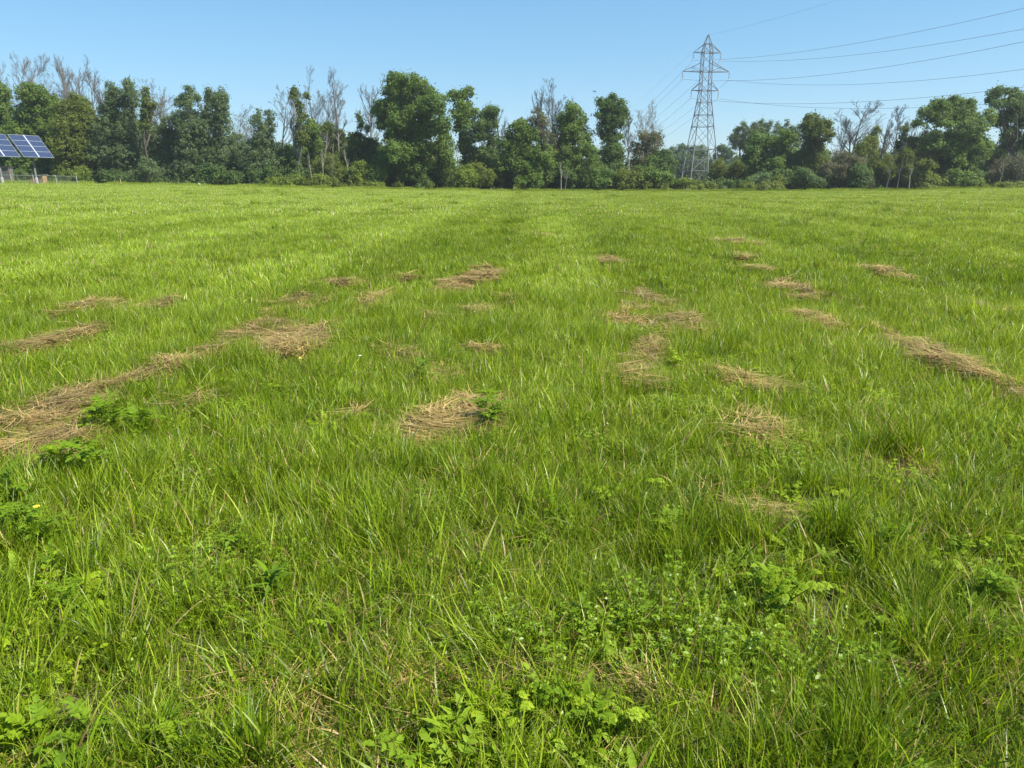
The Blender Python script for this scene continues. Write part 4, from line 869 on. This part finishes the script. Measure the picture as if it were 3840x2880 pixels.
P_ = grid(9.8, 33, .36); hay = inside(P_[:, 0], P_[:, 1], HE, 1.0); free = hay > 1; q = vnoise(P_[:, 0], P_[:, 1], 1.5, 9)
put(P_[free & (q < .62)], K['mid'], .85, 1.2); put(P_[free & (q >= .62)], K['midlong'], .8, 1.1)
put(P_[free & (rg.random(len(P_)) < .03)], K['tuft'], .8, 1.2, dt=-.15)
P_ = grid(31.5, 118, 1.25, .82, 3); put(P_, K['far'], .9, 1.15, tilt=.01, zs=(.7, 1.3))
P_ = grid(113.5, 121, 1.3, .82, 3); put(P_[rg.random(len(P_)) < .6], K['far'], .7, 1.0, tilt=.02, zs=(1.5, 4.2), dt=-.25)
P_ = grid(24, 110, 1.6, .82, 2); put(P_[(vnoise(P_[:, 0], P_[:, 1], 3, 41) > .6) & (rg.random(len(P_)) < .25)], K['midlong'], 1.2, 1.9, zs=(.8, 1.2), dt=-.35)
scatter_object("grass", np.concatenate(A), np.concatenate(Rt), np.concatenate(Sc), np.concatenate(Ix), np.concatenate(To), "green meadow grass covering the field")

# ------------------------------------------------------------------ broad-leaved weeds
def leaflet(p, d, up, L, W, rg, col, teeth=.16, fold=.3, droop=.5, segs=7):
    """a toothed leaf blade folded along its midrib, as two strips of quads"""
    d = d / np.linalg.norm(d); sdv = np.cross(d, up); sdv /= max(np.linalg.norm(sdv), 1e-6); up = np.cross(sdv, d)
    V, Fc = [], []
    for i_ in range(segs + 1):
        t = i_ / segs; prof = max(.04, math.sin(math.pi * min(1, t ** .75 * .97 + .03)) ** .8) * (1 + teeth * (1 if i_ % 2 else -1))
        c = p + d * L * t * (1 - .12 * droop * t) - up * L * droop * .35 * t * t; hwid = W * .5 * prof
        V += [c - sdv * hwid + up * hwid * fold - d * hwid * .15, c, c + sdv * hwid + up * hwid * fold - d * hwid * .15]
    for i_ in range(segs):
        a = i_ * 3; Fc += [[a, a + 1, a + 4, a + 3], [a + 1, a + 2, a + 5, a + 4]]
    V = np.array(V); return V, np.array(Fc), np.tile(np.array(col) * rg.uniform(.85, 1.15), (len(V), 1))
UP = np.array([0, 0, 1.])
def compound_leaf(rg, L, pairs, lw, col):
    """arching stalk along +X carrying pairs of toothed leaflets and an end leaflet"""
    n_ = 9; t = np.linspace(0, 1, n_); e0 = rg.uniform(.7, 1.25); P = np.zeros((n_, 3)); a = e0
    for i_ in range(1, n_): a -= rg.uniform(.06, .17); P[i_] = P[i_ - 1] + np.array([math.cos(a), rg.normal(0, .05), math.sin(a)]) * L / (n_ - 1)
    tb = MB(); tb.tube(P, np.linspace(.0028, .0012, n_), 4); V0 = np.concatenate(tb.v); parts = [(V0, np.concatenate(tb.f), np.tile(np.array(col) * 1.2, (len(V0), 1)))]
    for k in range(pairs):
        f = .38 + .58 * k / pairs; j = f * (n_ - 1); i_ = int(j); p = P[i_] + (P[min(i_ + 1, n_ - 1)] - P[i_]) * (j - i_); dr_ = P[min(i_ + 1, n_ - 1)] - P[i_]; dr_ /= np.linalg.norm(dr_)
        for s in (-1, 1):
            d = dr_ * .55 + np.array([0, s, .15]) + rg.normal(size=3) * .12; l_ = lw * rg.uniform(.8, 1.15) * (1.1 - .25 * k / pairs)
            parts.append(leaflet(p, d, UP * .8 + dr_ * -.2, l_, l_ * .52, rg, col))
    d = P[-1] - P[-2]; parts.append(leaflet(P[-1], d, UP, lw * 1.15, lw * .72, rg, col)); return merge(*parts)
def simple_leaf(rg, L, W, col, teeth=.12):
    e = rg.uniform(.3, 1.0); return leaflet(np.zeros(3), np.array([math.cos(e), 0, math.sin(e)]), UP, L, W, rg, col, teeth=teeth, fold=.2, droop=.9, segs=11)
def palm_leaf(rg, L, col):
    e = 1.0; n_ = 6; P = np.stack([np.linspace(0, L * .6, n_), np.zeros(n_), L * .9 * np.sin(np.linspace(0, 1.3, n_))], 1); tb = MB(); tb.tube(P, .002, 4); V0 = np.concatenate(tb.v)
    parts = [(V0, np.concatenate(tb.f), np.tile(np.array(col), (len(V0), 1)))]
    for k in range(5):
        a = (k - 2) * .62; parts.append(leaflet(P[-1], np.array([math.cos(a), math.sin(a), -.25]), UP, L * (.62 - .07 * abs(k - 2)), L * .36, rg, col, teeth=.2, fold=.1, droop=.5))
    return merge(*parts)
LIME, MIDG, DEEP = (.28, .40, .02), (.21, .33, .018), (.16, .265, .02)
leaf_meshes = {}
def lm(kind, coln, v):
    key = (kind, coln, v)
    if key not in leaf_meshes or leaf_meshes[key] is None:
        rgw = np.random.default_rng(900 + v + 17 * len(kind)); col_ = {"lime": LIME, "mid": MIDG, "deep": DEEP}[coln]
        if kind == 'pin': V, Fc, c = compound_leaf(rgw, rgw.uniform(.16, .24), 3 + v % 2, rgw.uniform(.05, .068), col_)
        elif kind == 'dock': V, Fc, c = simple_leaf(rgw, rgw.uniform(.14, .22), rgw.uniform(.035, .055), col_)
        else: V, Fc, c = palm_leaf(rgw, rgw.uniform(.06, .09), col_)
        leaf_meshes[key] = mesh_np("leaf", V, Fc, M['weed'], cols=c, smooth=False)
    return leaf_meshes[key]
def weed(vx, vy, kind, coln, n_, size, label, seed):
    size *= .82 if vy > 1050 else .95
    rg_ = np.random.default_rng(seed); x, y = ground_at(vx * 1.736, vy * 1.736); g = float(gz(x, y))
    root = link("weed_plant", None, loc=(x, y, g), label=label, cat="weed", group="broad-leaved weeds among the grass")
    stm = MB(); H = .10 * size
    for s in range(3): stm.tube([[0, 0, -.02], [rg_.normal() * .02, rg_.normal() * .02, H * .6], [rg_.normal() * .05, rg_.normal() * .05, H * 1.5]], [.004, .003, .0015], 5)
    sm = stm.mesh("stem", M['weed'], cols=np.tile(np.array(MIDG), (sum(len(v_) for v_ in stm.v), 1))); link("stem", sm, root)
    for i_ in range(int(n_ * 2.3)):
        az = i_ * 2.4 + rg_.uniform(-.3, .3); s = size * .50 * rg_.uniform(.75, 1.2); h = H * rg_.uniform(.1, 1.5)
        o = link("leaf", lm(kind, coln if rg_.random() < .75 else 'mid', int(rg_.integers(0, 5))), root, (rg_.normal() * .015 * size, rg_.normal() * .015 * size, h), (rg_.normal() * .15, rg_.normal() * .2, az)); o.scale = (s, s, s)
W_ = [(50, 1130, 'pin', 'mid', 14, 1.3, "dense leafy weed clump at the left edge below the pale hay"), (25, 1075, 'pin', 'deep', 10, 1.4, "dark leafy weed at the extreme left edge"),
      (95, 1170, 'pin', 'mid', 9, 1.3, "leafy weed at the right flank of the left edge clump"), (235, 910, 'pin', 'mid', 13, 1.35, "big bushy weed right of the dark brown hay mat"), (305, 925, 'pin', 'mid', 11, 1.2, "bushy weed joined to the right side of the big one near the hay mat"),
      (130, 1000, 'pin', 'lime', 10, 1.2, "bright fern-like weed in front of the pale left-edge hay"), (190, 1010, 'pin', 'mid', 9, 1.3, "low weed right of the bright fern-like weed"),
      (1055, 915, 'pin', 'mid', 10, 1.5, "leafy weed growing from the right side of the large centre mound"), (1062, 862, 'dock', 'lime', 8, 1.1, "pale yellowish weed behind the large centre mound"), (915, 812, 'pin', 'deep', 8, 1.2, "dark weed beside the small brown centre clump"),
      (1435, 1140, 'pin', 'lime', 11, 1.15, "rounded bright weed standing alone right of centre"), (1690, 1310, 'palm', 'lime', 10, 1.6, "arched weed over a dark hollow right of centre"), (1660, 1270, 'pin', 'lime', 8, 1.1, "bright weed just behind the arched one"),
      (1925, 1180, 'pin', 'mid', 7, 1.0, "small weed in the right middle grass"), (1205, 1100, 'pin', 'lime', 6, .9, "pale small weed in the centre of the near grass"), (590, 1265, 'dock', 'deep', 10, 1.2, "flat dark-leaved weed left of centre"),
      (110, 1225, 'pin', 'deep', 8, .9, "dark upright weed near the left edge"), (150, 1300, 'pin', 'mid', 8, .9, "leafy weed below the dark upright one"), (70, 1570, 'pin', 'lime', 7, .95, "bright fern-leaved weed in the lower left corner"),
      (175, 1570, 'pin', 'mid', 9, 1.05, "taller dark-shaded weed right of the lower left corner one"), (150, 1640, 'dock', 'mid', 9, 1.1, "broad-leaved rosette at the bottom edge on the left"), (385, 1595, 'pin', 'lime', 8, .9, "bright weed at the bottom, left of centre"),
      (375, 1545, 'dock', 'mid', 6, .8, "small-leaved weed above the bottom bright weed"), (1180, 1530, 'palm', 'mid', 9, 1.0, "lobed-leaf weed near the bottom centre"), (1210, 1500, 'dock', 'mid', 6, .8, "soft-leaved weed above the bottom centre one"),
      (1290, 1570, 'pin', 'lime', 8, .8, "feathery bright weed right of the bottom centre one"), (1285, 1630, 'palm', 'lime', 5, 1.0, "large sunlit lobed leaf plant at the bottom edge"), (1070, 1640, 'dock', 'lime', 5, .8, "small pale rosette at the bottom edge, centre"),
      (1650, 1410, 'palm', 'lime', 8, 1.0, "lobed bright weed below the arched one"), (1250, 1320, 'dock', 'mid', 7, .9, "dark wrinkled weed in the centre grass"), (800, 1100, 'dock', 'lime', 4, .9, "single pale-leaved weed left of centre"),
      (1570, 1420, 'palm', 'mid', 8, .9, "green lobed weed left of the lobed bright one"), (500, 1180, 'pin', 'mid', 7, .9, "small pinnate weed in the left middle grass"), (2060, 1190, 'palm', 'mid', 6, 1.0, "round-leaved weed near the right edge"),
      (1900, 1420, 'dock', 'mid', 5, .8, "narrow-leaved weed in the lower right grass"), (720, 1340, 'pin', 'lime', 6, .8, "bright small weed left of the bottom straw"), (1015, 1210, 'dock', 'lime', 3, .8, "round pale leaf pair left of the centre line"), (2150, 1290, 'pin', 'mid', 8, 1.0, "leafy weed at the right edge, low down")]
for k, a in enumerate(W_): weed(*a, seed=1200 + k)
# many small weeds mixed through the grass
base_i = len(protos)
for k in range(8):
    rg_ = np.random.default_rng(1300 + k); parts = []
    for i_ in range(5 + k % 3):
        if k % 3 == 0: V, Fc, c = compound_leaf(rg_, rg_.uniform(.12, .18), 3, .038, LIME if k % 2 else MIDG)
        elif k % 3 == 1: V, Fc, c = simple_leaf(rg_, rg_.uniform(.08, .16), .03, MIDG)
        else: V, Fc, c = palm_leaf(rg_, .08, LIME)
        a = i_ * 2.4; cs, sn = math.cos(a), math.sin(a); V = V @ np.array([[cs, sn, 0], [-sn, cs, 0], [0, 0, 1]]); V[:, 2] += rg_.uniform(.0, .05); parts.append((V, Fc, c))
    proto(*merge(*parts), M['weed'])
A, Rt, Sc, Ix, To = [], [], [], [], []
yy = 1.4 + 13 * rg.random(2600) ** 1.5; xx = rg.uniform(-.8, .8, 2600) * (yy + .5); nz = vnoise(xx, yy, .9, 21); kp = (nz > .57) & (inside(xx, yy, HE) > .9)
put(np.stack([xx[kp], yy[kp]], 1), list(range(base_i, base_i + 8)), .45, .9, tilt=.15, dt=.05)
scatter_object("small_weeds", np.concatenate(A), np.concatenate(Rt), np.concatenate(Sc), np.concatenate(Ix), np.concatenate(To), "small leafy weeds mixed through the near grass", "weeds")
# single flowers
for k, (vx, vy, mt, lb) in enumerate([(652, 802, 'petal', "yellow flower left of centre beyond the bright hay mat's right end"), (118, 486, 'wpetal', "pale flower far back on the left side of the field"), (172, 683, 'petal', "yellow flower in front of the long flat hay streak"),
                                      (92, 1150, 'petal', "yellow flower beside the weed clump at the left edge"), (780, 792, 'wpetal', "white flower left of the small centre hay clump"), (1195, 462, 'petal', "yellow flower far back right of the centre line"), (1870, 452, 'petal', "yellow flower far back on the right side")]):
    x, y = ground_at(vx * 1.736, vy * 1.736 + 25); root = link("flower", None, loc=(x, y, float(gz(x, y))), label=lb, cat="flower", group="single flowers in the grass")
    s = max(1, y / 8); h = .22; stt = MB(); stt.tube([[0, 0, 0], [.01, 0, h * .5], [0, .01, h]], .0015 * s, 5); link("stem", stt.mesh("stem", M['weed'], cols=np.tile(np.array(MIDG), (15, 1))), root)
    pt = MB(); rr = .016 * s ** .5
    for q_ in range(14):
        a = q_ * .4488; pt.add(np.array([[0, 0, h], [math.cos(a - .2) * rr * .7, math.sin(a - .2) * rr * .7, h + .006], [math.cos(a) * rr, math.sin(a) * rr, h + .004 + .004 * (q_ % 2)], [math.cos(a + .2) * rr * .7, math.sin(a + .2) * rr * .7, h + .006]]), [[0, 1, 2, 3]])
    link("petals", pt.mesh("petals", M[mt]), root)

# ------------------------------------------------------------------ summer haze
hz_m = bpy.data.materials.new("haze"); hz_m.use_nodes = True; hn = hz_m.node_tree.nodes; hn.remove(hn["Principled BSDF"])
pv = hn.new("ShaderNodeVolumePrincipled"); pv.inputs["Color"].default_value = (.86, .9, .94, 1); pv.inputs["Density"].default_value = .00028; pv.inputs["Anisotropy"].default_value = .2
hz_m.node_tree.links.new(pv.outputs[0], hn["Material Output"].inputs["Volume"])
hb = MB(); hb.box((0, 600, 24), (2400, 1300, 54)); link("haze", hb.mesh("haze", hz_m), label="thin summer haze over the field and trees", cat="haze", kind="stuff")
